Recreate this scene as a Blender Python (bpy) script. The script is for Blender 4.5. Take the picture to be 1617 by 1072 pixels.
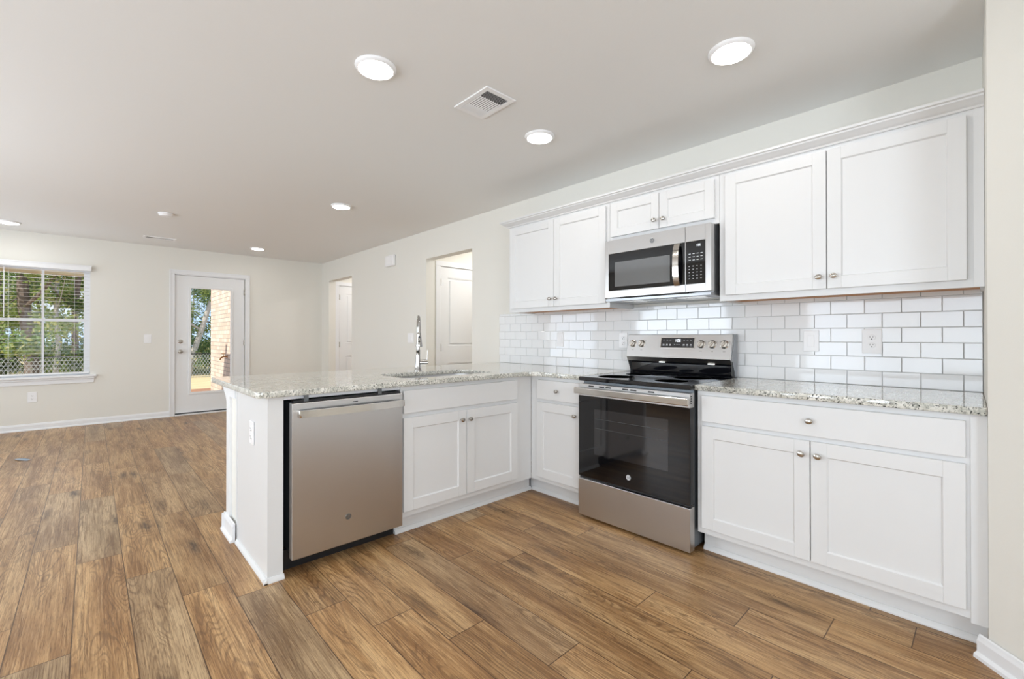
import bpy, bmesh, math, random
from mathutils import Vector, Matrix
R = math.radians
rnd = random.Random(7)
S = bpy.context.scene
COL = S.collection
for o in list(bpy.data.objects):
    bpy.data.objects.remove(o)

# ------------------------------------------------------------------ camera
cd = bpy.data.cameras.new('camera')
cam = bpy.data.objects.new('camera', cd)
COL.objects.link(cam)
cam.location = (0.008, -3.021, 1.174)
cam.rotation_euler = (R(90.235), 0, R(46.77))
cd.sensor_width = 36
cd.lens = 36 * 707.2 / 1617
cd.shift_y = -7.74 / 1617
cd.clip_start = 0.02
cd.clip_end = 200
S.camera = cam

# ------------------------------------------------------------------ world, sun, exposure
S.view_settings.view_transform = 'Standard'
S.view_settings.look = 'None'
S.view_settings.exposure = 0.08
S.view_settings.gamma = 1.0
S.view_settings.use_curve_mapping = False
S.cycles.max_bounces = 10
S.cycles.diffuse_bounces = 6
S.cycles.sample_clamp_indirect = 6
w = bpy.data.worlds.new('sky'); S.world = w; w.use_nodes = True
nt = w.node_tree
bg = nt.nodes['Background']
tc = nt.nodes.new('ShaderNodeTexCoord')
nz = nt.nodes.new('ShaderNodeTexNoise'); nz.inputs['Scale'].default_value = 3.0; nz.inputs['Detail'].default_value = 5
rp = nt.nodes.new('ShaderNodeValToRGB')
rp.color_ramp.elements[0].position = 0.42; rp.color_ramp.elements[0].color = (0.42, 0.66, 1.0, 1)
rp.color_ramp.elements[1].position = 0.62; rp.color_ramp.elements[1].color = (0.95, 0.97, 1.0, 1)
nt.links.new(tc.outputs['Generated'], nz.inputs['Vector'])
nt.links.new(nz.outputs['Fac'], rp.inputs['Fac'])
nt.links.new(rp.outputs['Color'], bg.inputs['Color'])
bg.inputs['Strength'].default_value = 1.3
sl = bpy.data.lights.new('sun', 'SUN'); sl.energy = 5.0; sl.angle = R(0.6); sl.color = (1.0, 0.95, 0.86)
so = bpy.data.objects.new('sun', sl); COL.objects.link(so)
so.rotation_euler = Vector((0.30, -0.80, 0.75)).to_track_quat('Z', 'Y').to_euler()

def area(name, loc, normal, sx, sy, power, col=(1, 1, 1), spread=None):
    l = bpy.data.lights.new(name, 'AREA'); l.shape = 'RECTANGLE'; l.size = sx; l.size_y = sy
    l.energy = power; l.color = col
    if spread: l.spread = spread
    o = bpy.data.objects.new(name, l); COL.objects.link(o)
    o.location = loc
    o.rotation_euler = (-Vector(normal)).to_track_quat('Z', 'Y').to_euler()
    return o
# area lamps standing in for daylight at the windows, tilted up to brighten the ceiling
DAY = (0.825, 0.912, 1.0)
area('daylight', (-0.95, -5.56, 1.33), (0, 1, 0.12), 2.2, 1.4, 46, DAY)
area('daylight', (-4.20, -5.56, 1.33), (0, 1, 0.15), 1.8, 1.4, 60, DAY)
area('daylight', (-7.00, -5.56, 1.33), (0, 1, 0.2), 1.4, 1.4, 20, DAY)
area('daylight', (2.16, -3.70, 1.33), (-1, 0, 0.35), 1.6, 1.4, 66, DAY)  # lamp added for the dishwasher streak and the peninsula fronts
area('daylight', (-8.16, -3.47, 1.36), (1, 0, 0.1), 0.78, 1.3, 3, DAY)
CEIL = 2.478

# ------------------------------------------------------------------ materials
def srgb(r, g, b):
    f = lambda c: (c / 255) / 12.92 if c / 255 <= 0.04045 else ((c / 255 + 0.055) / 1.055) ** 2.4
    return (f(r), f(g), f(b), 1)
M = {}
def mat(name, col=(0.8, 0.8, 0.8, 1), rough=0.5, metal=0.0, spec=0.5, coat=0.0, noise=0, bump=0, bscale=200, emis=None, estr=0, aniso=0, vary=0.0, stretch=None):
    m = bpy.data.materials.new(name); m.use_nodes = True
    n = m.node_tree; b = n.nodes['Principled BSDF']
    b.inputs['Base Color'].default_value = col
    b.inputs['Roughness'].default_value = rough
    b.inputs['Metallic'].default_value = metal
    b.inputs['Specular IOR Level'].default_value = spec
    b.inputs['Coat Weight'].default_value = coat
    if emis:
        b.inputs['Emission Color'].default_value = emis; b.inputs['Emission Strength'].default_value = estr
    t = n.nodes.new('ShaderNodeTexCoord')
    mp = n.nodes.new('ShaderNodeMapping')
    n.links.new(t.outputs['Object'], mp.inputs['Vector'])
    if stretch: mp.inputs['Scale'].default_value = stretch
    x = n.nodes.new('ShaderNodeTexNoise'); x.inputs['Scale'].default_value = bscale; x.inputs['Detail'].default_value = 3
    n.links.new(mp.outputs[0], x.inputs['Vector'])
    if vary:
        h = n.nodes.new('ShaderNodeHueSaturation'); h.inputs['Color'].default_value = col
        mr = n.nodes.new('ShaderNodeMapRange')
        mr.inputs['To Min'].default_value = 1 - vary; mr.inputs['To Max'].default_value = 1 + vary
        n.links.new(x.outputs['Fac'], mr.inputs['Value']); n.links.new(mr.outputs[0], h.inputs['Value'])
        n.links.new(h.outputs[0], b.inputs['Base Color'])
    if bump:
        bp = n.nodes.new('ShaderNodeBump'); bp.inputs['Strength'].default_value = bump; bp.inputs['Distance'].default_value = 0.002
        n.links.new(x.outputs['Fac'], bp.inputs['Height']); n.links.new(bp.outputs[0], b.inputs['Normal'])
    if aniso:
        mr2 = n.nodes.new('ShaderNodeMapRange')
        mr2.inputs['To Min'].default_value = rough - aniso; mr2.inputs['To Max'].default_value = rough + aniso
        n.links.new(x.outputs['Fac'], mr2.inputs['Value']); n.links.new(mr2.outputs[0], b.inputs['Roughness'])
        b.inputs['Anisotropic'].default_value = 0.6
    M[name] = m
    return m
mat('wall_paint', srgb(232, 230, 223), 0.75, bump=0.08, bscale=260, vary=0.01)
mat('ceiling_paint', srgb(237, 237, 236), 0.85, bump=0.1, bscale=160, vary=0.01)
mat('trim_paint', srgb(236, 237, 239), 0.35, vary=0.005)
mat('cabinet_paint', srgb(225, 225, 225), 0.33, vary=0.005, bscale=20)
mat('door_paint', srgb(236, 237, 238), 0.4, vary=0.005)
mat('cabinet_wood', srgb(196, 140, 92), 0.6, vary=0.15, bscale=30, stretch=(1, 12, 1))
mat('steel', (0.61, 0.60, 0.595, 1), 0.24, 1.0, bump=0.012, bscale=3, stretch=(1, 1, 260))
m_ = M['steel']; q_ = m_.node_tree; b_ = q_.nodes['Principled BSDF']
tg_ = q_.nodes.new('ShaderNodeTangent'); tg_.direction_type = 'RADIAL'; tg_.axis = 'Z'; q_.links.new(tg_.outputs[0], b_.inputs['Tangent'])
wn_ = q_.nodes.new('ShaderNodeTexNoise'); wn_.inputs['Scale'].default_value = 1.0; wn_.inputs['Detail'].default_value = 1.0
wm_ = q_.nodes.new('ShaderNodeMapping'); wm_.inputs['Scale'].default_value = (7, 7, 0.9); wt_ = q_.nodes.new('ShaderNodeTexCoord'); wb_ = q_.nodes.new('ShaderNodeBump')
wb_.inputs['Strength'].default_value = 0.5; wb_.inputs['Distance'].default_value = 0.012
q_.links.new(wt_.outputs['Object'], wm_.inputs['Vector']); q_.links.new(wm_.outputs[0], wn_.inputs['Vector']); q_.links.new(wn_.outputs['Fac'], wb_.inputs['Height']); q_.links.new(wb_.outputs[0], b_.inputs['Normal'])
b_.inputs['Anisotropic'].default_value = 0.85; b_.inputs['Roughness'].default_value = 0.38
mat('side_steel', (0.36, 0.37, 0.385, 1), 0.3, 0.9, vary=0.05)
mat('polished_steel', (0.64, 0.61, 0.57, 1), 0.13, 1.0, vary=0.02)
mat('nickel', (0.50, 0.47, 0.43, 1), 0.2, 1.0, vary=0.02)
mat('chrome', (0.48, 0.465, 0.45, 1), 0.1, 1.0, vary=0.01)
mat('dark_steel', (0.16, 0.175, 0.19, 1), 0.35, 0.8, vary=0.05)
mat('black_plastic', (0.012, 0.012, 0.014, 1), 0.4, vary=0.05)
mat('black_gloss', (0.006, 0.006, 0.008, 1), 0.05, 0, 0.8, vary=0.02)
mat('oven_glass', (0.004, 0.004, 0.005, 1), 0.03, 0, 0.55, vary=0.02)
mat('window_tint', (0.12, 0.122, 0.125, 1), 0.1, 0, 0.8, coat=0.3, vary=0.02)
mat('oven_cavity', (0.018, 0.018, 0.02, 1), 0.06, 0, 0.75, vary=0.1, bscale=8)
mat('white_plastic', srgb(244, 244, 245), 0.35, vary=0.01)
mat('slot_dark', (0.02, 0.02, 0.02, 1), 0.6, vary=0.05)
mat('grout', srgb(214, 214, 213), 0.85, bump=0.2, bscale=400, vary=0.03)
mat('tile', srgb(236, 237, 238), 0.06, 0, 0.5, coat=0.2, bump=0.02, bscale=7, vary=0.008)
mat('lens', (1, 1, 1, 1), 0.4, emis=(1, 0.97, 0.92, 1), estr=22)
mat('display', (0.0, 0.0, 0.0, 1), 0.3, emis=(0.9, 0.95, 1, 1), estr=1.6)
mat('legend', (0.65, 0.66, 0.68, 1), 0.5, vary=0.02)
mat('legend_dark', (0.09, 0.085, 0.08, 1), 0.5, vary=0.02)
mat('vent_dark', (0.03, 0.03, 0.03, 1), 0.8, vary=0.1)
mat('ground', srgb(206, 184, 140), 0.95, vary=0.25, bscale=1.2)
mat('clay', srgb(158, 112, 82), 0.95, vary=0.35, bscale=6, bump=0.6)
mat('soffit', srgb(240, 236, 208), 0.7, vary=0.03)
mat('galvanised_wire', (0.42, 0.44, 0.45, 1), 0.5, 0.3, vary=0.05)
mat('fence_wire', (0.012, 0.014, 0.014, 1), 0.5, 0.3, vary=0.05)
mat('brass', srgb(170, 120, 60), 0.35, 1.0, vary=0.1)
mat('bark', srgb(112, 98, 88), 0.9, vary=0.35, bscale=9, bump=1.0, stretch=(1, 1, 0.2))
mat('pale_bark', srgb(176, 170, 162), 0.9, vary=0.25, bscale=9, bump=1.0, stretch=(1, 1, 0.3))
mat('foil', srgb(150, 165, 180), 0.3, 0.5, vary=0.2, bscale=90)
for k, c in enumerate([(104, 126, 82), (142, 156, 98), (80, 104, 78), (184, 180, 128)]):
    m = mat('leaf_%s' % 'abcd'[k], srgb(*c), 0.6, vary=0.3, bscale=1.6)
    q_ = m.node_tree; tr_ = q_.nodes.new('ShaderNodeBsdfTranslucent'); tr_.inputs[0].default_value = srgb(min(255, c[0] + 30), min(255, c[1] + 30), c[2]); mx_ = q_.nodes.new('ShaderNodeMixShader'); mx_.inputs[0].default_value = 0.45
    o_ = [z for z in q_.nodes if z.type == 'OUTPUT_MATERIAL'][0]; q_.links.new(q_.nodes['Principled BSDF'].outputs[0], mx_.inputs[1]); q_.links.new(tr_.outputs[0], mx_.inputs[2]); q_.links.new(mx_.outputs[0], o_.inputs[0])
def glass(name, tint=(1, 1, 1, 1)):
    m = bpy.data.materials.new(name); m.use_nodes = True; n = m.node_tree
    for q in list(n.nodes):
        if q.type != 'OUTPUT_MATERIAL': n.nodes.remove(q)
    out = [q for q in n.nodes if q.type == 'OUTPUT_MATERIAL'][0]
    t = n.nodes.new('ShaderNodeBsdfTransparent'); t.inputs[0].default_value = tint
    g = n.nodes.new('ShaderNodeBsdfGlossy'); g.inputs['Roughness'].default_value = 0.02
    f = n.nodes.new('ShaderNodeFresnel'); f.inputs[0].default_value = 1.14
    x = n.nodes.new('ShaderNodeMixShader')
    n.links.new(f.outputs[0], x.inputs[0]); n.links.new(t.outputs[0], x.inputs[1]); n.links.new(g.outputs[0], x.inputs[2])
    n.links.new(x.outputs[0], out.inputs[0]); M[name] = m
glass('glass')

def node_mat(name):
    m = bpy.data.materials.new(name); m.use_nodes = True; M[name] = m
    n = m.node_tree
    return m, n, n.nodes['Principled BSDF'], (lambda t: n.nodes.new('ShaderNode' + t)), n.links.new
def mathn(N, L, op, a, b=None, c=None):
    q = N('Math'); q.operation = op
    for i, v in enumerate((a, b, c)):
        if v is None: continue
        if isinstance(v, (int, float)): q.inputs[i].default_value = v
        else: L(v, q.inputs[i])
    return q.outputs[0]
def ramp(N, L, fac, stops):
    q = N('ValToRGB'); e = q.color_ramp.elements
    while len(e) < len(stops): e.new(0.5)
    for i, (p, c) in enumerate(stops): e[i].position = p; e[i].color = c
    L(fac, q.inputs[0]); return q.outputs[0]
def mixc(N, L, fac, a, b, mode='MIX'):
    q = N('Mix'); q.data_type = 'RGBA'; q.blend_type = mode
    for s, v in ((0, fac), (6, a), (7, b)):
        if isinstance(v, (int, float)): q.inputs[s].default_value = v
        elif isinstance(v, tuple): q.inputs[s].default_value = v
        else: L(v, q.inputs[s])
    return q.outputs[2]
G = lambda v: (v, v, v, 1)

# ---- granite
m, n, b, N, L = node_mat('granite')
t = N('TexCoord').outputs['Object']
v1 = N('TexVoronoi'); v1.inputs['Scale'].default_value = 150; L(t, v1.inputs['Vector'])
n1 = N('TexNoise'); n1.inputs['Scale'].default_value = 95; n1.inputs['Detail'].default_value = 4; L(t, n1.inputs['Vector'])
n2 = N('TexNoise'); n2.inputs['Scale'].default_value = 22; n2.inputs['Detail'].default_value = 5; L(t, n2.inputs['Vector'])
n3 = N('TexNoise'); n3.inputs['Scale'].default_value = 160; n3.inputs['Detail'].default_value = 2; L(t, n3.inputs['Vector'])
sep = N('SeparateColor'); L(v1.outputs['Color'], sep.inputs[0])
base = ramp(N, L, n2.outputs['Fac'], [(0.3, srgb(194, 193, 183)), (0.48, srgb(220, 218, 209)), (0.62, srgb(238, 236, 229)), (0.75, srgb(206, 203, 192))])
c1 = mixc(N, L, ramp(N, L, sep.outputs[0], [(0.55, G(0)), (0.9, G(0.7))]), base, srgb(166, 167, 158))
c2 = mixc(N, L, ramp(N, L, n1.outputs['Fac'], [(0.55, G(0)), (0.62, G(0.65))]), c1, srgb(118, 119, 112))
c3 = mixc(N, L, ramp(N, L, n3.outputs['Fac'], [(0.595, G(0)), (0.64, G(0.95))]), c2, srgb(38, 39, 38))
L(c3, b.inputs['Base Color'])
b.inputs['Roughness'].default_value = 0.09; b.inputs['Specular IOR Level'].default_value = 0.6; b.inputs['Coat Weight'].default_value = 0.3

# ---- oak planks; every plank quad carries its own tone and grain offset
m, n, b, N, L = node_mat('oak_planks')
uv = N('UVMap'); uv.uv_map = 'plank_uv'
at = N('Attribute'); at.attribute_name = 'plank'; at.attribute_type = 'GEOMETRY'
sa = N('SeparateColor'); L(at.outputs['Color'], sa.inputs[0])
tone, grey, rn = sa.outputs[0], sa.outputs[1], sa.outputs[2]
su = N('SeparateXYZ'); L(uv.outputs[0], su.inputs[0])
U0, V0 = su.outputs[0], su.outputs[1]
ro = mathn(N, L, 'MULTIPLY', rn, 37.0)
def cvec(us, vs, off=0.0):
    q = N('CombineXYZ')
    L(mathn(N, L, 'MULTIPLY', U0, us), q.inputs[0]); L(mathn(N, L, 'MULTIPLY', V0, vs), q.inputs[1])
    L(mathn(N, L, 'ADD', ro, off), q.inputs[2]); return q.outputs[0]
def noi(vec, sc, det=4, dist=0.0, rough=0.5):
    q = N('TexNoise'); q.inputs['Scale'].default_value = sc; q.inputs['Detail'].default_value = det
    q.inputs['Distortion'].default_value = dist; q.inputs['Roughness'].default_value = rough; L(vec, q.inputs['Vector']); return q.outputs['Fac']
broad = noi(cvec(0.75, 7.5), 1.7, 4, 0.35, 0.55)
patch = noi(cvec(0.9, 2.2, 17.0), 1.5, 2)
fine = noi(cvec(2.6, 105.0), 2.2, 5, 0.0, 0.65)
streak = noi(cvec(1.1, 30.0, 23.0), 2.0, 4, 0.2, 0.6)
pores = noi(cvec(16.0, 330.0), 1.6, 2)
f1 = noi(cvec(1.0, 6.5, 3.0), 1.15, 1.5, 0.25)
ring = mathn(N, L, 'SINE', mathn(N, L, 'MULTIPLY', f1, 190.0))
ring = mathn(N, L, 'MULTIPLY_ADD', ring, 0.5, 0.5)
ringmask = ramp(N, L, noi(cvec(0.8, 5.0, 9.0), 1.6, 1.0), [(0.46, G(0)), (0.58, G(1))])
warm = ramp(N, L, broad, [(0.28, srgb(138, 99, 60)), (0.43, srgb(172, 131, 86)), (0.54, srgb(194, 154, 106)), (0.72, srgb(212, 175, 127))])
cool = ramp(N, L, broad, [(0.28, srgb(126, 107, 82)), (0.43, srgb(164, 143, 113)), (0.55, srgb(188, 165, 132)), (0.72, srgb(202, 178, 144))])
col = mixc(N, L, mathn(N, L, 'MULTIPLY', grey, 0.8), warm, cool)
col = mixc(N, L, ramp(N, L, patch, [(0.5, G(0)), (0.7, G(0.35))]), col, srgb(128, 86, 48))
col = mixc(N, L, ramp(N, L, streak, [(0.30, G(0.55)), (0.42, G(0.12)), (0.5, G(0.0))]), col, srgb(104, 70, 40))
col = mixc(N, L, ramp(N, L, fine, [(0.36, G(0.75)), (0.47, G(0.2)), (0.56, G(0.0))]), col, srgb(110, 76, 44))
col = mixc(N, L, ramp(N, L, fine, [(0.55, G(0.0)), (0.7, G(0.4))]), col, srgb(224, 190, 142))
rr = mathn(N, L, 'MULTIPLY', mathn(N, L, 'MULTIPLY', ramp(N, L, ring, [(0.6, G(0)), (0.95, G(1))]), ringmask), 0.45)
col = mixc(N, L, rr, col, srgb(92, 64, 40))
col = mixc(N, L, ramp(N, L, pores, [(0.58, G(0)), (0.66, G(0.55))]), col, srgb(82, 56, 34))
# knots: rare, dark-cored, drawn out along the grain
vk = N('TexVoronoi'); vk.inputs['Scale'].default_value = 1.0
nk = N('TexNoise'); nk.inputs['Scale'].default_value = 3.0; nk.inputs['Detail'].default_value = 4; L(cvec(5.0, 22.0, 5.0), nk.inputs['Vector'])
vadd = N('VectorMath'); vadd.operation = 'MULTIPLY_ADD'; L(nk.outputs['Color'], vadd.inputs[0]); vadd.inputs[1].default_value = (0.55, 0.5, 0); L(cvec(2.0, 9.0, 1.0), vadd.inputs[2])
L(vadd.outputs[0], vk.inputs['Vector'])
sk_ = N('SeparateColor'); L(vk.outputs['Color'], sk_.inputs[0])
km = ramp(N, L, sk_.outputs[0], [(0.58, G(0)), (0.62, G(1))])
kn = mathn(N, L, 'MULTIPLY', ramp(N, L, vk.outputs['Distance'], [(0.05, G(0.9)), (0.14, G(0.5)), (0.36, G(0))]), km)
col = mixc(N, L, kn, col, srgb(66, 44, 28))
tn = N('HueSaturation'); L(col, tn.inputs['Color']); L(mathn(N, L, 'MULTIPLY_ADD', tone, 0.5, 0.82), tn.inputs['Value'])
tn.inputs['Saturation'].default_value = 1.0; tn.inputs['Hue'].default_value = 0.5
# seams: narrow micro-bevel lines round every board
ex = N('UVMap'); ex.uv_map = 'edge_uv'
se = N('SeparateXYZ'); L(ex.outputs[0], se.inputs[0])
de = mathn(N, L, 'MINIMUM', se.outputs[0], se.outputs[1])
geo = N('NewGeometry')
edge = ramp(N, L, mathn(N, L, 'MULTIPLY', de, 100.0), [(0.12, G(0.9)), (0.24, G(0))])
fincol = mixc(N, L, edge, tn.outputs[0], srgb(70, 46, 28))
L(fincol, b.inputs['Base Color'])
L(ramp(N, L, fine, [(0.3, G(0.42)), (0.7, G(0.3))]), b.inputs['Roughness'])
b.inputs['Specular IOR Level'].default_value = 0.42
bp_ = N('Bump'); bp_.inputs['Strength'].default_value = 0.12; bp_.inputs['Distance'].default_value = 0.001
L(mathn(N, L, 'SUBTRACT', fine, mathn(N, L, 'MULTIPLY', edge, 1.5)), bp_.inputs['Height']); L(bp_.outputs[0], b.inputs['Normal'])

# ---- brick
m, n, b, N, L = node_mat('brick')
t = N('TexCoord').outputs['Object']
sx = N('SeparateXYZ'); L(t, sx.inputs[0]); cx = N('CombineXYZ')
L(mathn(N, L, 'ADD', sx.outputs[0], sx.outputs[1]), cx.inputs[0]); L(sx.outputs[2], cx.inputs[1])
bt = N('TexBrick'); L(cx.outputs[0], bt.inputs['Vector']); bt.inputs['Scale'].default_value = 1.0
bt.inputs['Brick Width'].default_value = 0.21; bt.inputs['Row Height'].default_value = 0.076; bt.inputs['Mortar Size'].default_value = 0.006
bt.inputs['Color1'].default_value = srgb(228, 208, 190); bt.inputs['Color2'].default_value = srgb(200, 180, 160); bt.inputs['Mortar'].default_value = srgb(160, 150, 138)
L(bt.outputs['Color'], b.inputs['Base Color']); b.inputs['Roughness'].default_value = 0.9

# ------------------------------------------------------------------ mesh helpers
class MB:
    def __init__(s): s.bm = bmesh.new()
    def box(s, x0, x1, y0, y1, z0, z1, bev=0.0, seg=2, rot=None, mi=0):
        x0, x1 = min(x0, x1), max(x0, x1); y0, y1 = min(y0, y1), max(y0, y1); z0, z1 = min(z0, z1), max(z0, z1)
        r = bmesh.ops.create_cube(s.bm, size=1.0)
        vs = r['verts']
        mt = Matrix.Translation(((x0 + x1) / 2, (y0 + y1) / 2, (z0 + z1) / 2)) @ Matrix.Diagonal((x1 - x0, y1 - y0, z1 - z0, 1))
        bmesh.ops.transform(s.bm, matrix=mt, verts=vs)
        if rot is not None: bmesh.ops.transform(s.bm, matrix=rot, verts=vs)
        if bev > 0:
            es = list({e for v in vs for e in v.link_edges})
            bmesh.ops.bevel(s.bm, geom=es, offset=bev, segments=seg, affect='EDGES', profile=0.5)
        return s
    def poly(s, pts, d0, d1, axis='x'):
        """prism: pts 2D polygon swept along axis from d0 to d1"""
        f = {'x': lambda d, a, c: (d, a, c), 'y': lambda d, a, c: (a, d, c), 'z': lambda d, a, c: (a, c, d)}[axis]
        A = [s.bm.verts.new(f(d0, *p)) for p in pts]; B = [s.bm.verts.new(f(d1, *p)) for p in pts]
        fs = [s.bm.faces.new(A), s.bm.faces.new(B[::-1])]
        k = len(pts)
        for i in range(k): fs.append(s.bm.faces.new((A[i], B[i], B[(i + 1) % k], A[(i + 1) % k])))
        bmesh.ops.recalc_face_normals(s.bm, faces=fs)
        return s
    def lathe(s, prof, origin=(0, 0, 0), axis='z', seg=24, sx=1.0, sy=1.0):
        """prof: list of (radius, height)"""
        rings = []; fs = []
        mp = {'z': lambda a, c, h: (a, c, h), '-y': lambda a, c, h: (a, -h, c), 'y': lambda a, c, h: (a, h, c), 'x': lambda a, c, h: (h, a, c)}[axis]
        for r_, h in prof:
            if r_ < 1e-6: rings.append([s.bm.verts.new(Vector(mp(0, 0, h)) + Vector(origin))]); continue
            rings.append([s.bm.verts.new(Vector(mp(r_ * sx * math.cos(2 * math.pi * i / seg), r_ * sy * math.sin(2 * math.pi * i / seg), h)) + Vector(origin)) for i in range(seg)])
        for a, c in zip(rings, rings[1:]):
            for i in range(seg):
                j = (i + 1) % seg
                if len(a) == 1 and len(c) == 1: continue
                if len(a) == 1: fs.append(s.bm.faces.new((a[0], c[i], c[j])))
                elif len(c) == 1: fs.append(s.bm.faces.new((a[i], c[0], a[j])))
                else: fs.append(s.bm.faces.new((a[i], c[i], c[j], a[j])))
        for rg in (rings[0], rings[-1]):
            if len(rg) > 2: fs.append(s.bm.faces.new(rg))
        bmesh.ops.recalc_face_normals(s.bm, faces=fs)
        return s
    def tube(s, pts, rad, seg=10):
        pts = [Vector(p) for p in pts]
        rads = rad if isinstance(rad, (list, tuple)) else [rad] * len(pts)
        up = None; rings = []; fs = []
        for i, p in enumerate(pts):
            d = (pts[min(i + 1, len(pts) - 1)] - pts[max(i - 1, 0)]).normalized()
            if up is None: up = d.orthogonal().normalized()
            up = (up - d * up.dot(d)).normalized(); sd = d.cross(up)
            rings.append([s.bm.verts.new(p + (up * math.cos(2 * math.pi * k / seg) + sd * math.sin(2 * math.pi * k / seg)) * rads[i]) for k in range(seg)])
        for a, c in zip(rings, rings[1:]):
            for k in range(seg): fs.append(s.bm.faces.new((a[k], c[k], c[(k + 1) % seg], a[(k + 1) % seg])))
        fs += [s.bm.faces.new(rings[0]), s.bm.faces.new(rings[-1])]
        bmesh.ops.recalc_face_normals(s.bm, faces=fs)
        return s
    def build(s, name, mt, parent=None, smooth=True, loc=None):
        me = bpy.data.meshes.new(name); s.bm.to_mesh(me); s.bm.free()
        me.materials.append(M[mt] if isinstance(mt, str) else mt)
        if smooth:
            me.polygons.foreach_set('use_smooth', [True] * len(me.polygons)); me.set_sharp_from_angle(angle=R(32))
        o = bpy.data.objects.new(name, me); COL.objects.link(o)
        if parent: o.parent = parent
        if loc: o.location = loc
        return o
def islands(o):
    """one object per separate piece of o, all under o's parent"""
    bm = bmesh.new(); bm.from_mesh(o.data); seen = set(); comps = []
    for v in bm.verts:
        if v in seen: continue
        st = [v]; seen.add(v); cmp_ = []
        while st:
            a = st.pop(); cmp_.append(a)
            for e in a.link_edges:
                b_ = e.other_vert(a)
                if b_ not in seen: seen.add(b_); st.append(b_)
        comps.append(cmp_)
    for i, c_ in enumerate(comps):
        idx = {v: k for k, v in enumerate(c_)}; fs = {f for v in c_ for f in v.link_faces}
        me = bpy.data.meshes.new(o.name); me.from_pydata([v.co[:] for v in c_], [], [[idx[v] for v in f.verts] for f in fs]); me.update()
        for m_ in o.data.materials: me.materials.append(m_)
        n_ = bpy.data.objects.new(o.name.split('.')[0], me); COL.objects.link(n_); n_.parent = o.parent; n_.matrix_local = o.matrix_local.copy()
    bm.free(); bpy.data.objects.remove(o)
def tag(o, label=None, cat=None, group=None, kind=None):
    if label: o['label'] = label
    if cat: o['category'] = cat
    if group: o['group'] = group
    if kind: o['kind'] = kind
    return o
def empty(name, loc=(0, 0, 0), rz=0, label=None, cat=None, group=None, kind=None):
    o = bpy.data.objects.new(name, None); o.empty_display_size = 0.1; COL.objects.link(o)
    o.location = loc; o.rotation_euler = (0, 0, R(rz))
    return tag(o, label, cat, group, kind)
def text_mesh(name, body, size, mt, parent, loc, rot=(90, 0, 0), extrude=0.0003, align='CENTER'):
    cu = bpy.data.curves.new(name, 'FONT'); cu.body = body; cu.size = size; cu.extrude = extrude; cu.align_x = align; cu.align_y = 'CENTER'
    tmp = bpy.data.objects.new('tmp', cu); COL.objects.link(tmp)
    dg = bpy.context.evaluated_depsgraph_get(); me = bpy.data.meshes.new_from_object(tmp.evaluated_get(dg))
    bpy.data.objects.remove(tmp); me.materials.clear(); me.materials.append(M[mt])
    o = bpy.data.objects.new(name, me); COL.objects.link(o); o.parent = parent
    o.location = loc; o.rotation_euler = [R(a) for a in rot]
    return o

# ================================================================== SETTING
XF = -8.2; YB = -5.6; XE = 2.2; T = 0.14
# floor: one plank field, board joints where the photograph has them
JO = {-1: -3.90, 0: -3.54, 1: -3.21, 2: -2.85, 3: -2.49, 4: -2.31, 5: -1.96, 6: -1.70, 7: -1.427, 8: -1.07, 9: -1.928, 10: -1.723, 11: -1.045, 12: -0.702, 13: -0.435, 14: -0.194}
PT = {  # (row, index of board counted from that row's joint): tone, grey
    (-1, 0): (0.45, 0.35), (-1, 1): (0.62, 0.1), (-1, -1): (0.5, 0.5), (0, -1): (0.62, 0.8), (0, 0): (0.6, 0.25), (0, 1): (0.42, 0.9),
    (1, -1): (0.55, 0.95), (1, -2): (0.62, 0.15), (1, 0): (0.66, 0.15), (2, -1): (0.62, 0.1), (2, -2): (0.55, 0.35), (2, 0): (0.52, 0.85),
    (3, -1): (0.42, 0.3), (3, 0): (0.72, 0.0), (3, -2): (0.5, 0.6), (4, -1): (0.6, 0.1), (4, -2): (0.5, 0.8), (4, 0): (0.55, 0.9),
    (5, -1): (0.36, 0.1), (5, 0): (0.75, 0.0), (6, -1): (0.72, 0.0), (6, 0): (0.76, 0.0), (7, -1): (0.55, 0.05), (7, 0): (0.42, 0.1), (8, -1): (0.58, 0.8), (8, 0): (0.66, 0.35),
    (9, -1): (0.6, 0.05), (9, 0): (0.38, 0.1), (9, 1): (0.6, 0.3), (10, -1): (0.55, 0.1), (10, 0): (0.46, 0.2), (11, -1): (0.62, 0.1), (11, 0): (0.62, 0.05), (12, -1): (0.4, 0.3), (12, 0): (0.55, 0.3),
    (13, -1): (0.6, 0.55), (13, 0): (0.62, 0.15), (13, -2): (0.66, 0.15), (14, -1): (0.55, 0.4), (14, 0): (0.48, 0.15), (14, -2): (0.62, 0.1)}
bm = bmesh.new()
l1 = bm.loops.layers.uv.new('plank_uv'); l2 = bm.loops.layers.uv.new('edge_uv'); lc = bm.loops.layers.color.new('plank')
PW, PL = 0.1775, 1.217
r5 = random.Random(11)
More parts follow.
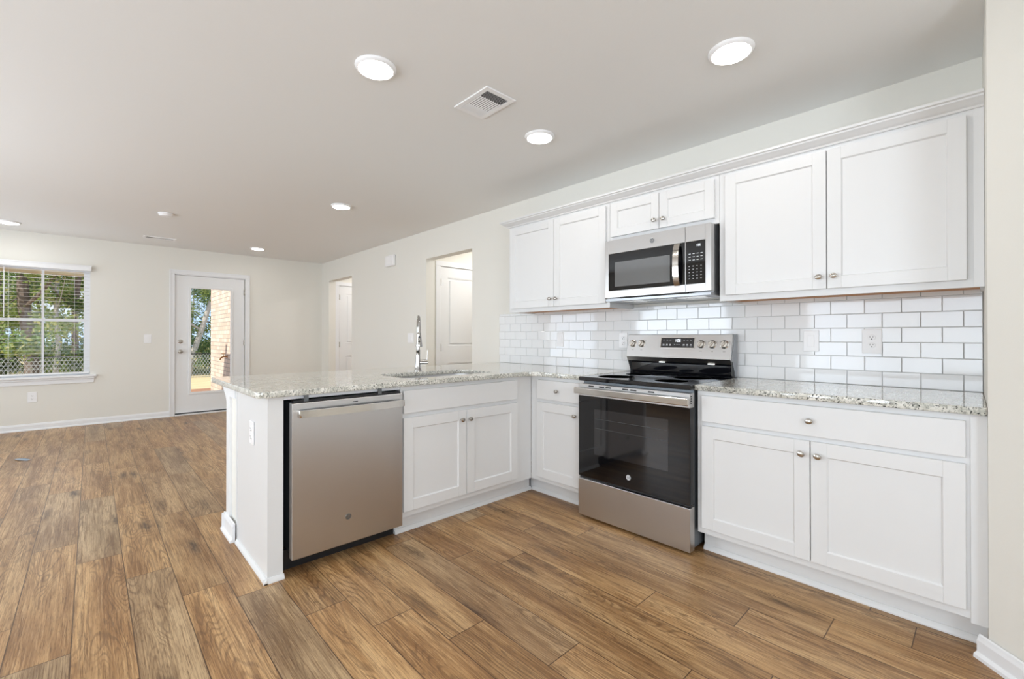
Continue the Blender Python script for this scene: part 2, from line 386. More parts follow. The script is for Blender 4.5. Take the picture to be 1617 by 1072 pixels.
for k in range(-14, 33):
    y0 = -3.25 + PW * k; y1 = y0 + PW
    off = JO.get(k, r5.uniform(0, PL))
    i0 = math.floor((XF - off) / PL); i1 = math.ceil((XE + 0.3 - off) / PL)
    for i in range(i0, i1):
        xa = max(off + i * PL, XF - 0.05); xb = min(off + (i + 1) * PL, XE + 0.05)
        if xb <= xa + 1e-4: continue
        tn_, gr_ = PT.get((k, i), (r5.uniform(0.36, 0.74), r5.choice([0, 0.05, 0.15, 0.3, 0.6, 0.9])))
        ra = r5.random()
        # board cut into strips so that the distance to its edges can be stored per corner
        m_ = 0.02
        xs = [xa, xa + m_, xb - m_, xb] if xb - xa > 0.06 else [xa, xb]
        ys = [y0, (y0 + y1) / 2, y1]
        grid = [[bm.verts.new((x, y, 0)) for x in xs] for y in ys]
        for jy in range(2):
            for jx in range(len(xs) - 1):
                f = bm.faces.new((grid[jy][jx], grid[jy][jx + 1], grid[jy + 1][jx + 1], grid[jy + 1][jx]))
                for lp in f.loops:
                    co = lp.vert.co
                    lp[l1].uv = (co.x - xa + ra * 9, co.y - y0 + ra * 3)
                    lp[l2].uv = (min(co.x - xa, xb - co.x, m_) if len(xs) > 2 else 0.02, min(co.y - y0, y1 - co.y, 0.09))
                    lp[lc] = (tn_, gr_, ra, 1)
me = bpy.data.meshes.new('floor'); bm.to_mesh(me); bm.free(); me.materials.append(M['oak_planks'])
fl = bpy.data.objects.new('floor', me); COL.objects.link(fl); tag(fl, 'oak plank floor running through kitchen and living room', kind='structure')

def wall_panels(name, axis, pos, thick, a0, a1, holes, mt='wall_paint', z1=CEIL + 0.02, label=None, z0=-0.02):
    """wall in plane axis=pos, thickness towards +thick; holes: (a0,a1,z0,z1)"""
    b = MB()
    def put(p, q, s, e):
        if q - p < 1e-4 or e - s < 1e-4: return
        if axis == 'x': b.box(pos, pos + thick, p, q, s, e)
        else: b.box(p, q, pos, pos + thick, s, e)
    cur = a0
    for (h0, h1, s, e) in sorted(holes):
        put(cur, h0, z0, z1); put(h0, h1, z0, s); put(h0, h1, e, z1); cur = h1
    put(cur, a1, z0, z1)
    return tag(b.build(name, mt, smooth=False), label, kind='structure')
wall_panels('wall_far', 'x', XF, -0.17, YB - T, 1.72, [(-3.908, -3.03, 0.611, 2.10), (-2.125, -1.21, -0.02, 2.10)])
wall_panels('wall_kitchen', 'y', 0.0, 0.115, XF, 0.14, [(-7.865, -6.925, -0.02, 2.140), (-4.757, -3.84, -0.02, 2.133)])
wall_panels('wall_rear', 'y', YB, -T, XF, XE, [(-2.05, 0.15, 0.62, 2.05), (-5.1, -3.3, 0.62, 2.05), (-7.7, -6.3, 0.62, 2.05)])
wall_panels('wall_right', 'x', XE, T, YB - T, -1.46, [(-4.5, -2.9, 0.62, 2.05)])
b = MB()   # pantry: short return, diagonal face, front
b.poly([(-0.008, 0.0), (0.006, -0.655), (0.956, -1.605), (XE, -1.605), (XE, -1.465), (1.01, -1.465), (0.14, -0.597), (0.14, 0.0)], -0.02, CEIL + 0.02, 'z')
tag(b.build('wall_pantry', 'wall_paint', smooth=False), kind='structure')
tag(MB().box(XF - 0.17, XE + T, YB - T, 2.4, CEIL, CEIL + 0.12).build('ceiling', 'ceiling_paint', smooth=False), kind='structure')
# hall behind the two openings
tag(MB().box(XF - 0.0, -3.5, 1.6, 1.72, -0.02, CEIL + 0.02).build('wall_hall_back', 'wall_paint', smooth=False), kind='structure')
tag(MB().box(-3.62, -3.5, 0.115, 1.6, -0.02, CEIL + 0.02).build('wall_hall_right', 'wall_paint', smooth=False), kind='structure')
wall_panels('wall_hall_middle', 'x', -4.795, -0.12, 0.115, 1.6, [(0.235, 1.06, -0.02, 2.075)])
wall_panels('wall_hall_left', 'x', -7.885, -0.12, 0.115, 1.6, [(0.185, 1.01, -0.02, 2.075)])
tag(MB().box(XF, -3.5, 0.0, 1.72, -0.10, -0.003).build('floor_hall', 'cabinet_wood', smooth=False), kind='structure')

# baseboards with a moulded top and shoe
def base_prof(h=0.083):
    return [(0, 0), (0.026, 0), (0.025, 0.012), (0.017, 0.019), (0.013, 0.021), (0.013, h - 0.022), (0.009, h - 0.012), (0.007, h - 0.004), (0.002, h), (0, h)]
def baseboard(name, segs):
    b = MB()
    for (kind_, pos, sgn, a0, a1) in segs:
        if kind_ == 'x': b.poly([(pos + sgn * p, q) for p, q in base_prof()], a0, a1, 'y')     # runs along y at x=pos
        else: b.poly([(pos + sgn * p, q) for p, q in base_prof()], a0, a1, 'x')
    return tag(b.build(name, 'trim_paint', smooth=False), kind='structure')
baseboard('baseboard_far', [('x', XF, 1, YB, -2.185), ('x', XF, 1, -1.15, 0.0)])
baseboard('baseboard_kitchen', [('y', 0, -1, XF, -7.865), ('y', 0, -1, -6.925, -4.757), ('y', 0, -1, -3.84, -3.20)])
baseboard('baseboard_rear', [('y', YB, 1, XF, XE)])
baseboard('baseboard_right', [('x', XE, -1, YB, -1.605), ('y', -1.605, -1, 0.95, XE)])
b = MB()
L_ = math.hypot(0.95, 0.95)
b.poly([(-p, q) for p, q in base_prof()], 0.0, L_, 'x')
b.poly([(p * -1, q) for p, q in base_prof()], -0.022, 0.0, 'x')
ob = tag(b.build('baseboard_pantry', 'trim_paint', smooth=False), kind='structure')
ob.location = (0.0, -0.655, 0); ob.rotation_euler = (0, 0, R(-45))

# ---- window_1 in the far wall
def window(name, axis, wpos, inward, a0, a1, z0, z1, cols=2, mid=None):
    """local frame: x along the wall, y = towards the outside"""
    W = a1 - a0
    root = empty(name, kind='structure')
    if axis == 'x': root.location = (wpos, a0, 0); root.rotation_euler = (0, 0, R(90))     # local x -> +Y, local y -> -X
    else: root.location = (a1, wpos, 0); root.rotation_euler = (0, 0, R(180))               # local x -> -X, local y -> -Y
    if inward == -1: root.location = (wpos, a1, 0); root.rotation_euler = (0, 0, R(-90))    # right wall
    mid = mid or (z0 + z1) / 2
    f = 0.035
    b = MB().box(0, f, 0.06, 0.12, z0, z1).box(W - f, W, 0.06, 0.12, z0, z1).box(f, W - f, 0.06, 0.12, z0, z0 + f).box(f, W - f, 0.06, 0.12, z1 - f, z1)
    b.build('window_frame', 'trim_paint', root, False)
    for nm, s, e, yy in (('lower_sash', z0 + f, mid + 0.018, 0.07), ('upper_sash', mid - 0.018, z1 - f, 0.095)):
        b = MB(); q = 0.028
        b.box(f, f + q, yy, yy + 0.024, s, e).box(W - f - q, W - f, yy, yy + 0.024, s, e).box(f + q, W - f - q, yy, yy + 0.024, s, s + 0.036).box(f + q, W - f - q, yy, yy + 0.024, e - 0.036, e)
        for c in range(1, cols):
            xc = f + (W - 2 * f) * c / cols; b.box(xc - 0.009, xc + 0.009, yy + 0.004, yy + 0.02, s + 0.03, e - 0.03)
        sash = b.build(nm, 'trim_paint', root, False)
        MB().box(f + q - 0.004, W - f - q + 0.004, yy + 0.011, yy + 0.013, s + 0.032, e - 0.032).build('glass_pane', 'glass', sash, False)
    return root
window('window_1', 'x', XF, 1, -3.908, -3.03, 0.611, 2.10, mid=1.386)
window('window_2', 'y', YB, 1, -2.05, 0.15, 0.62, 2.05, 4)
window('window_3', 'y', YB, 1, -5.1, -3.3, 0.62, 2.05, 4)
window('window_4', 'y', YB, 1, -7.7, -6.3, 0.62, 2.05, 3)
window('window_5', 'x', XE, -1, -4.5, -2.9, 0.62, 2.05, 3)  # unseen window added along with the lamp on that wall
# stool and apron under window_1
b = MB().box(XF - 0.05, XF + 0.055, -4.01, -2.965, 0.640, 0.668, 0.006).box(XF, XF + 0.03, -3.99, -2.985, 0.615, 0.640, 0.004).box(XF, XF + 0.016, -3.98, -2.99, 0.562, 0.615, 0.004)
tag(b.build('trim_1', 'trim_paint', smooth=False), 'white window stool and apron under the living room window', kind='structure')
# horizontal blind on window_1
bl = empty('window_blind', (XF, -3.46, 2.03), 0, 'white horizontal blind with open slats hanging in the living room window', 'blind')
b = MB().box(0.012, 0.075, -0.52, 0.442, 0.008, 0.075, 0.005)
b.box(0.01, 0.080, -0.522, 0.444, 0.062, 0.078, 0.003); b.build('valance', 'trim_paint', bl, False)
b = MB()
for i in range(27):
    z = -0.02 - i * 0.048
    b.box(-0.048, -0.004, -0.44, 0.42, z, z + 0.0015)
b.build('slats', 'white_plastic', bl, False)
MB().box(-0.048, -0.004, -0.44, 0.42, -1.345, -1.325, 0.003).build('bottom_rail', 'white_plastic', bl, False)
b = MB()
for yy in (-0.30, -0.02, 0.28):
    b.box(-0.0035, -0.0028, yy - 0.0008, yy + 0.0008, -1.33, 0.01); b.box(-0.0485, -0.0478, yy - 0.0008, yy + 0.0008, -1.33, 0.01)
islands(b.build('ladder_cord', 'white_plastic', bl, False))
MB().tube([(0.004, -0.335, 0.0), (0.006, -0.335, -0.62)], 0.004, 8).build('tilt_wand', 'white_plastic', bl)

# ---- door_1: half glazed exterior door, far wall
def lite_door():
    root = empty('door_1', (XF, -2.1165, 0), 90, 'white exterior door with a tall glass panel', kind='structure')   # local x -> +Y, local y -> -X
    W = 0.898; z0, z1 = 0.035, 2.085
    gx0, gx1, gz0, gz1 = 0.188, 0.71, 0.33, 1.905
    b = MB().box(0, gx0, 0.02, 0.064, z0, z1).box(gx1, W, 0.02, 0.064, z0, z1).box(gx0, gx1, 0.02, 0.064, z0, gz0).box(gx0, gx1, 0.02, 0.064, gz1, z1)
    slab = b.build('door_slab', 'door_paint', root, False)
    b = MB(); e = 0.028
    for (p, q, s, t_) in ((gx0 - e, gx0 + 0.006, gz0 - e, gz1 + e), (gx1 - 0.006, gx1 + e, gz0 - e, gz1 + e), (gx0, gx1, gz0 - e, gz0 + 0.006), (gx0, gx1, gz1 - 0.006, gz1 + e)):
        b.box(p, q, 0.009, 0.03, s, t_, 0.004)
    b.build('glass_frame', 'door_paint', root, False)
    MB().box(gx0, gx1, 0.040, 0.043, gz0, gz1).build('glass_pane', 'glass', root, False)
    for nm, z in (('door_knob', 0.95), ('deadbolt', 1.10)):
        b = MB().lathe([(0.031, 0.0), (0.031, 0.006), (0.012, 0.010)] + ([(0.011, 0.030), (0.026, 0.038), (0.029, 0.050), (0.022, 0.062), (0, 0.064)] if nm == 'door_knob' else [(0.020, 0.012), (0.019, 0.02), (0, 0.021)]), (0.064, 0.02, z), '-y')
        b.build(nm, 'nickel', root)
    for z in (1.88, 1.075, 0.25):
        MB().lathe([(0.006, -0.045), (0.006, 0.045)], (W + 0.004, 0.012, z), 'z', 10).box(W - 0.012, W + 0.012, 0.0175, 0.02, z - 0.045, z + 0.045).build('hinge', 'nickel', root)
    MB().box(0.0, W, 0.03, 0.056, 0.018, 0.035).build('door_sweep', 'black_plastic', root, False)
    MB().box(-0.008, W + 0.008, -0.03, 0.13, 0.0, 0.017, 0.003).build('threshold', 'trim_paint', root, False)
    b = MB().box(-0.0085, -0.002, 0.0, 0.13, 0.0, 2.0995).box(W + 0.0095, W + 0.0155, 0.0, 0.13, 0.0, 2.0995).box(-0.008, W + 0.015, 0.0, 0.13, 2.088, 2.0995)
    b.box(-0.0085, 0.008, 0.0655, 0.08, 0.0, 2.0995).box(W - 0.008, W + 0.0155, 0.0655, 0.08, 0.0, 2.0995).box(0.008, W - 0.008, 0.0655, 0.08, 2.078, 2.0995)
    b.build('door_jamb', 'trim_paint', root, False)
    return root
lite_door()
b = MB()
for (p, q, s, t_) in ((-2.187, -2.125, 0.0, 2.0995), (-1.21, -1.148, 0.0, 2.0995), (-2.187, -1.148, 2.0995, 2.1605)): b.box(XF, XF + 0.013, p, q, s, t_, 0.003)
b.box(XF + 0.013, XF + 0.019, -2.187, -2.170, 0.0, 2.1435).box(XF + 0.013, XF + 0.019, -1.165, -1.148, 0.0, 2.1435).box(XF + 0.013, XF + 0.019, -2.187, -1.148, 2.1435, 2.1605)
tag(b.build('trim_2', 'trim_paint', smooth=False), 'white casing round the exterior door', kind='structure')

# ---- two-panel interior doors in the hall
def panel_door(n_, x, y0):
    root = empty('door_%d' % n_, (x, y0, 0), 90, 'white two panel interior door in the hall', kind='structure')
    W = 0.82; zt = 2.07
    px0, px1 = 0.115, W - 0.115
    b = MB()
    segs = [(0.012, 0.20), (0.83, 1.045), (1.94, zt)]
    b.box(0.003, px0, 0.0, 0.035, 0.012, zt).box(px1, W - 0.003, 0.0, 0.035, 0.012, zt)
    for s, e in segs: b.box(px0, px1, 0.0, 0.035, s, e)
    for s, e in ((0.20, 0.83), (1.045, 1.94)):
        b.box(px0, px1, 0.012, 0.024, s, e)
        m_ = 0.035; b.box(px0 + m_, px1 - m_, 0.003, 0.013, s + m_, e - m_, 0.006)
        for (p, q, u, v) in ((px0, px0 + 0.012, s, e), (px1 - 0.012, px1, s, e), (px0, px1, s, s + 0.012), (px0, px1, e - 0.012, e)):
            b.box(p, q, 0.004, 0.013, u, v, 0.003)
    b.build('door_slab', 'door_paint', root, False)
    for z in (1.87, 1.03, 0.2):
        MB().lathe([(0.006, -0.045), (0.006, 0.045)], (-0.004, -0.004, z), 'z', 10).box(-0.004, 0.016, -0.0015, 0.0, z - 0.045, z + 0.045).build('hinge', 'nickel', root)
    MB().lathe([(0.031, 0.0), (0.031, 0.006), (0.011, 0.010), (0.011, 0.030), (0.027, 0.040), (0.029, 0.052), (0, 0.064)], (W - 0.065, 0.0, 0.93), '-y').build('door_knob', 'nickel', root)
    b = MB()
    for (p, q, s, t_) in ((-0.075, -0.004, 0.0, 2.0755), (W + 0.004, W + 0.075, 0.0, 2.0755), (-0.075, W + 0.075, 2.0755, 2.14)): b.box(p, q, -0.018, -0.001 - 0.003, s, t_, 0.004)
    b.build('door_casing', 'trim_paint', root, False)
panel_door(2, -4.799, 0.2375)
panel_door(3, -7.889, 0.1875)

# ---- peninsula half wall, its end trim and baseboard
tag(MB().box(-3.095, -2.962, -2.403, -0.001, 0, 0.883).build('wall_peninsula', 'wall_paint', smooth=False), kind='structure')
b = MB().box(-3.175, -3.096, -2.418, -2.352, 0.0, 0.883).box(-3.096, -2.962, -2.418, -2.4035, 0.815, 0.883)
b.poly([(-3.1751, 0.883), (-3.1751, 0.78), (-3.20, 0.81), (-3.30, 0.866), (-3.30, 0.883)], -2.418, -2.352, 'y')
tag(b.build('trim_3', 'trim_paint', smooth=False), 'white painted end post and bracket under the peninsula overhang', kind='structure')
b = MB()
b.poly([(-2.4185 - p, q) for p, q in base_prof(0.105)], -3.20, -2.94, 'x')
b.poly([(-3.176 - p, q) for p, q in base_prof(0.105)], -2.44, -2.352, 'y')
b.poly([(-3.0955 - p, q) for p, q in base_prof(0.105)], -2.35, -0.03, 'y')
tag(b.build('baseboard_peninsula', 'trim_paint', smooth=False), kind='structure')

# ================================================================== CABINETS
def knob(parent, x, y, z, tilt=0, name='knob'):
    b = MB().lathe([(0.0075, -0.001), (0.0065, 0.004), (0.0055, 0.012), (0.007, 0.016), (0.0155, 0.019), (0.0165, 0.022), (0.0145, 0.0265), (0.008, 0.029), (0, 0.0295)], (0, 0, 0), '-y', 20, 1.0, 0.82)
    o = b.build(name, 'nickel', parent); o.location = (x, y, z); o.rotation_euler = (0, R(tilt), 0)
    return o
def shaker(parent, x0, x1, z0, z1, kx, kz, yf=-0.0215, tilt=0, stile=0.062, name='door'):
    """door whose front lies at local y=yf; 19 mm thick"""
    st = stile; yb = -0.001; yp = yf + 0.009
    b = MB()
    b.box(x0, x0 + st, yf, yb, z0, z1, 0.0012, 1).box(x1 - st, x1, yf, yb, z0, z1, 0.0012, 1)
    b.box(x0 + st, x1 - st, yf, yb, z0, z0 + st, 0.0008, 1).box(x0 + st, x1 - st, yf, yb, z1 - st, z1, 0.0008, 1)
    b.box(x0 + st - 0.003, x1 - st + 0.003, yp, yb - 0.003, z0 + st - 0.003, z1 - st + 0.003)
    # small chamfer strips round the recessed panel
    c = 0.005
    xi0, xi1, zi0, zi1 = x0 + st, x1 - st, z0 + st, z1 - st
    b.poly([(xi0 - .0005, yf + 0.001), (xi0 + c, yp + .0003), (xi0 - .0005, yp + .0003)], zi0, zi1, 'z')
    b.poly([(xi1 + .0005, yf + 0.001), (xi1 - c, yp + .0003), (xi1 + .0005, yp + .0003)], zi0, zi1, 'z')
    b.poly([(yf + 0.001, zi0 - .0005), (yp + .0003, zi0 + c), (yp + .0003, zi0 - .0005)], xi0, xi1, 'x')
    b.poly([(yf + 0.001, zi1 + .0005), (yp + .0003, zi1 - c), (yp + .0003, zi1 + .0005)], xi0, xi1, 'x')
    d = b.build(name, 'cabinet_paint', parent, False)
    if kx is not None: knob(d, kx, yf, kz, tilt)
    return d
def slab(parent, x0, x1, z0, z1, kx=None, kz=None, name='drawer', yf=-0.0215):
    b = MB().box(x0, x1, yf, -0.001, z0, z1, 0.003, 2)
    d = b.build(name, 'cabinet_paint', parent, False)
    if kx is not None: knob(d, kx, yf, kz)
    return d
def quarter(b, x0, x1, y, h=0.02):
    """shoe moulding running along local x, front face towards -y"""
    b.poly([(y, 0.0), (y - 0.016, 0.0), (y - 0.016, 0.006), (y - 0.012, 0.014), (y - 0.005, h), (y, h + 0.001)], x0, x1, 'x')

# base cabinet right of the range  (local y=0 is the face-frame plane)
YK = -0.61
c = empty('base_cabinet', (0, YK, 0), 0, 'wide white base cabinet right of the range, one drawer over two doors', 'cabinet')
b = MB()
b.box(-1.078, -1.040, 0, 0.019, 0.114, 0.883).box(-0.062, -0.003, 0, 0.019, 0.114, 0.883).box(-1.040, -0.062, 0, 0.019, 0.846, 0.883).box(-1.040, -0.062, 0, 0.019, 0.690, 0.722).box(-1.040, -0.062, 0, 0.019, 0.114, 0.152)
b.box(-1.078, -1.064, 0.019, 0.605, 0.114, 0.883).box(-0.017, -0.003, 0.019, 0.605, 0.114, 0.883).box(-1.064, -0.017, 0.019, 0.605, 0.114, 0.130).box(-1.064, -0.017, 0.595, 0.605, 0.130, 0.883)
b.build('cabinet_box', 'cabinet_paint', c, False)
MB().box(-1.074, 0.003, 0.075, 0.09, 0.0, 0.114).build('toe_kick', 'cabinet_paint', c, False)
b = MB(); quarter(b, -1.074, 0.003, 0.075, 0.024); b.build('shoe_moulding', 'cabinet_paint', c, False)
MB().box(-0.040, 0.0050, -0.004, 0.0, 0.10, 0.883, 0.001).build('filler_strip', 'cabinet_paint', c, False)
shaker(c, -1.049, -0.5525, 0.149, 0.695, -0.583, 0.636, tilt=35)
shaker(c, -0.5485, -0.052, 0.149, 0.695, -0.519, 0.635, tilt=25)
slab(c, -1.049, -0.052, 0.718, 0.857, -0.551, 0.789)

# base cabinet in the corner, left of the range
c = empty('base_cabinet', (0, YK, 0), 0, 'narrow white base cabinet between corner and range, one drawer over one door', 'cabinet')
b = MB().box(-2.343, -2.262, 0, 0.019, 0.114, 0.883).box(-1.885, -1.846, 0, 0.019, 0.114, 0.883).box(-2.262, -1.885, 0, 0.019, 0.846, 0.883).box(-2.262, -1.885, 0, 0.019, 0.690, 0.722).box(-2.262, -1.885, 0, 0.019, 0.114, 0.152)
b.box(-1.860, -1.846, 0.019, 0.605, 0.114, 0.883).box(-2.31, -2.296, 0.019, 0.605, 0.114, 0.883).box(-2.296, -1.860, 0.019, 0.605, 0.114, 0.13)
b.build('cabinet_box', 'cabinet_paint', c, False)
MB().box(-2.43, -1.850, 0.075, 0.09, 0.0, 0.113).build('toe_kick', 'cabinet_paint', c, False)
b = MB(); quarter(b, -2.404, -1.850, 0.075, 0.024); b.build('shoe_moulding', 'cabinet_paint', c, False)
shaker(c, -2.270, -1.872, 0.149, 0.695, -1.906, 0.634)
slab(c, -2.270, -1.872, 0.718, 0.857, -2.066, 0.787)

# sink base in the peninsula; local x -> world +Y, local -y -> world +X
XP = -2.345
c = empty('base_cabinet', (XP, 0, 0), 90, 'white sink base cabinet in the peninsula, false drawer front over two doors', 'cabinet')
b = MB().box(-1.703, -1.665, 0, 0.019, 0.114, 0.883).box(-0.79, -0.612, 0, 0.019, 0.114, 0.883).box(-1.665, -0.79, 0, 0.019, 0.846, 0.883).box(-1.665, -0.79, 0, 0.019, 0.690, 0.722).box(-1.665, -0.79, 0, 0.019, 0.114, 0.152)
b.box(-1.703, -1.689, 0.019, 0.60, 0.114, 0.883).box(-0.626, -0.612, 0.019, 0.60, 0.114, 0.66).box(-1.689, -0.626, 0.019, 0.60, 0.114, 0.13)
b.build('cabinet_box', 'cabinet_paint', c, False)
MB().box(-1.705, -0.560, 0.070, 0.084, 0.0, 0.113).build('toe_kick', 'cabinet_paint', c, False)
b = MB(); quarter(b, -1.705, -0.552, 0.070, 0.024); b.build('shoe_moulding', 'cabinet_paint', c, False)
shaker(c, -1.693, -1.2355, 0.149, 0.695, -1.279, 0.637)
shaker(c, -1.2315, -0.774, 0.149, 0.695, -1.213, 0.636)
slab(c, -1.693, -0.774, 0.722, 0.857, name='false_drawer_front')

# peninsula end panel beyond the dishwasher
c = empty('end_panel', (XP, -2.37, 0), 90, 'white end panel closing the peninsula beside the dishwasher', 'panel')
MB().box(-0.038, 0.033, 0.0, 0.594, 0.0, 0.883, 0.0015).build('panel', 'cabinet_paint', c, False)
MB().box(-0.0405, -0.0, 0.594, 0.6165, 0.0, 0.883).build('scribe_strip', 'cabinet_paint', c, False)
b = MB(); quarter(b, -0.055, 0.036, 0.0, 0.022); b.build('shoe_moulding', 'cabinet_paint', c, False)
b = MB(); b.poly([(-0.038, 0), (-0.054, 0), (-0.054, 0.006), (-0.05, 0.014), (-0.043, 0.022), (-0.038, 0.023)], -0.016, 0.58, 'y'); b.build('shoe_moulding', 'cabinet_paint', c, False)

# wall cabinets
YU = -0.324
def upper(label, x0, x1, z0, z1, doors, stile=0.058, ff=0.035):
    c = empty('wall_cabinet', (0, YU, 0), 0, label, 'cabinet')
    zt = z1
    b = MB().box(x0, x0 + 0.06, 0, 0.019, z0, zt).box(x1 - 0.07, x1, 0, 0.019, z0, zt).box(x0 + 0.06, x1 - 0.07, 0, 0.019, z0, z0 + ff).box(x0 + 0.06, x1 - 0.07, 0, 0.019, zt - 0.05, zt)
    b.box(x0, x0 + 0.013, 0.019, 0.320, z0, zt).box(x1 - 0.013, x1, 0.019, 0.320, z0, zt).box(x0 + 0.013, x1 - 0.013, 0.019, 0.320, zt - 0.015, zt)
    b.build('cabinet_box', 'cabinet_paint', c, False)
    MB().box(x0 + 0.013, x1 - 0.013, 0.019, 0.320, z0 + 0.012, z0 + 0.027).build('bottom_board', 'cabinet_wood', c, False)
    for (p, q, s, e, kx, kz) in doors: shaker(c, p, q, s, e, kx, kz, stile=stile)
    return c
upper('left white wall cabinet above the corner counter, two tall doors', -2.893, -1.842, 1.381, 2.135, [(-2.862, -2.3585, 1.413, 2.106, -2.387, 1.474), (-2.3545, -1.866, 1.413, 2.106, -2.323, 1.473)])
upper('short white wall cabinet above the microwave, two small doors', -1.840, -1.076, 1.842, 2.135, [(-1.820, -1.4525, 1.875, 2.106, -1.479, 1.93), (-1.4485, -1.100, 1.875, 2.106, -1.415, 1.929)], stile=0.055)
c = upper('right white wall cabinet next to the pantry wall, two wide doors', -1.074, -0.003, 1.381, 2.135, [(-1.036, -0.5465, 1.413, 2.106, -0.575, 1.472), (-0.5425, -0.053, 1.413, 2.106, -0.513, 1.473)])
MB().box(-0.034, -0.0018, -0.004, 0.0, 1.381, 2.135, 0.001).build('filler_strip', 'cabinet_paint', c, False)
# crown along the tops: runs the front and returns to the wall at the left
prof = [(0.0, 2.128), (-0.012, 2.128), (-0.016, 2.136), (-0.026, 2.142), (-0.040, 2.152), (-0.052, 2.160), (-0.054, 2.166), (-0.064, 2.169), (-0.064, 2.180), (0.0, 2.180)]
bm = bmesh.new()
path = [(-2.893, -0.002, (-1, 0)), (-2.893, YU, (-1, 1)), (-0.002, YU, (0, 1))]
rings = []
for (x, y, (ox, oy)) in path:
    rings.append([bm.verts.new((x + p * (1 if ox else 0), y + p * (1 if oy else 0), z)) for p, z in prof])
for a, c2_ in zip(rings, rings[1:]):
    for i in range(len(prof)): bm.faces.new((a[i], a[(i + 1) % len(prof)], c2_[(i + 1) % len(prof)], c2_[i]))
bm.faces.new(rings[0]); bm.faces.new(rings[-1]); bmesh.ops.recalc_face_normals(bm, faces=bm.faces)
q = MB(); q.bm.free(); q.bm = bm
tag(q.build('crown_moulding', 'cabinet_paint', smooth=False), 'white crown moulding along the tops of the wall cabinets', 'moulding')

# ================================================================== COUNTERTOPS
def counter(name, outer, hole, label):
    cu = bpy.data.curves.new(name, 'CURVE'); cu.dimensions = '2D'; cu.fill_mode = 'BOTH'; cu.extrude = 0.0115; cu.bevel_depth = 0.0035; cu.bevel_resolution = 2; cu.offset = -0.0035
    for loop in [outer] + ([hole] if hole else []):
        s = cu.splines.new('POLY'); s.points.add(len(loop) - 1); s.use_cyclic_u = True
        for p, (x, y) in zip(s.points, loop): p.co = (x, y, 0, 1)
    tmp = bpy.data.objects.new('tmp', cu); COL.objects.link(tmp)
    dg = bpy.context.evaluated_depsgraph_get(); me = bpy.data.meshes.new_from_object(tmp.evaluated_get(dg)); bpy.data.objects.remove(tmp)
    me.materials.clear(); me.materials.append(M['granite'])
    for v in me.vertices: v.co.z += 0.899
    me.name = name
    o = bpy.data.objects.new(name, me); COL.objects.link(o)
    return tag(o, label, 'countertop')
def arc(cx, cy, r, a0, a1, k=10): return [(cx + r * math.cos(R(a0 + (a1 - a0) * i / k)), cy + r * math.sin(R(a0 + (a1 - a0) * i / k))) for i in range(k + 1)]
ed = -0.648; ex_ = -2.307; rr_ = 0.10
outer = [(-3.39, -0.002)] + arc(-3.39 + 0.03, -2.463 + 0.03, 0.03, 180, 270, 5) + arc(ex_ - 0.03, -2.463 + 0.03, 0.03, 270, 360, 5) + arc(ex_ + rr_, ed - rr_, rr_, 180, 90, 10) + [(-1.846, ed), (-1.846, -0.002)]
SX0, SX1, SY0, SY1, SR = -2.865, -2.445, -1.60, -0.87, 0.09
hole = arc(SX1 - SR, SY1 - SR, SR, 0, 90, 8) + arc(SX0 + SR, SY1 - SR, SR, 90, 180, 8) + arc(SX0 + SR, SY0 + SR, SR, 180, 270, 8) + arc(SX1 - SR, SY0 + SR, SR, 270, 360, 8)
counter('countertop', outer, hole, 'L-shaped speckled pale granite countertop over the peninsula and corner')
counter('countertop', [(-1.078, -0.002), (-1.078, ed), (0.0045, ed), (-0.009, -0.002)], None, 'straight speckled granite countertop right of the range')

# undermount sink
sk = empty('kitchen_sink', ((SX0 + SX1) / 2, (SY0 + SY1) / 2, 0.70), 0, 'stainless undermount sink let into the peninsula countertop', 'sink')
bm = bmesh.new(); rings = []
for (g, z, rr2) in ((0.0, 0.183, SR), (-0.004, 0.10, SR), (-0.012, 0.02, SR), (-0.035, 0.004, SR - 0.01), (-0.10, 0.0, 0.05)):
    hw, hl = (SX1 - SX0) / 2 + g, (SY1 - SY0) / 2 + g; rr3 = min(rr2, hw - 0.01)
    lp = arc(hw - rr3, hl - rr3, rr3, 0, 90, 6) + arc(-hw + rr3, hl - rr3, rr3, 90, 180, 6) + arc(-hw + rr3, -hl + rr3, rr3, 180, 270, 6) + arc(hw - rr3, -hl + rr3, rr3, 270, 360, 6)
    rings.append([bm.verts.new((x, y, z)) for x, y in lp])
for a, c2_ in zip(rings, rings[1:]):
    k = len(a)
    for i in range(k): bm.faces.new((a[i], a[(i + 1) % k], c2_[(i + 1) % k], c2_[i]))
bm.faces.new(rings[-1]); bmesh.ops.recalc_face_normals(bm, faces=bm.faces)
q = MB(); q.bm.free(); q.bm = bm; q.build('basin', 'steel', sk)
MB().lathe([(0.045, 0.001), (0.045, 0.004), (0.036, 0.0045), (0.03, 0.001), (0, 0.001)]).build('drain', 'chrome', sk)

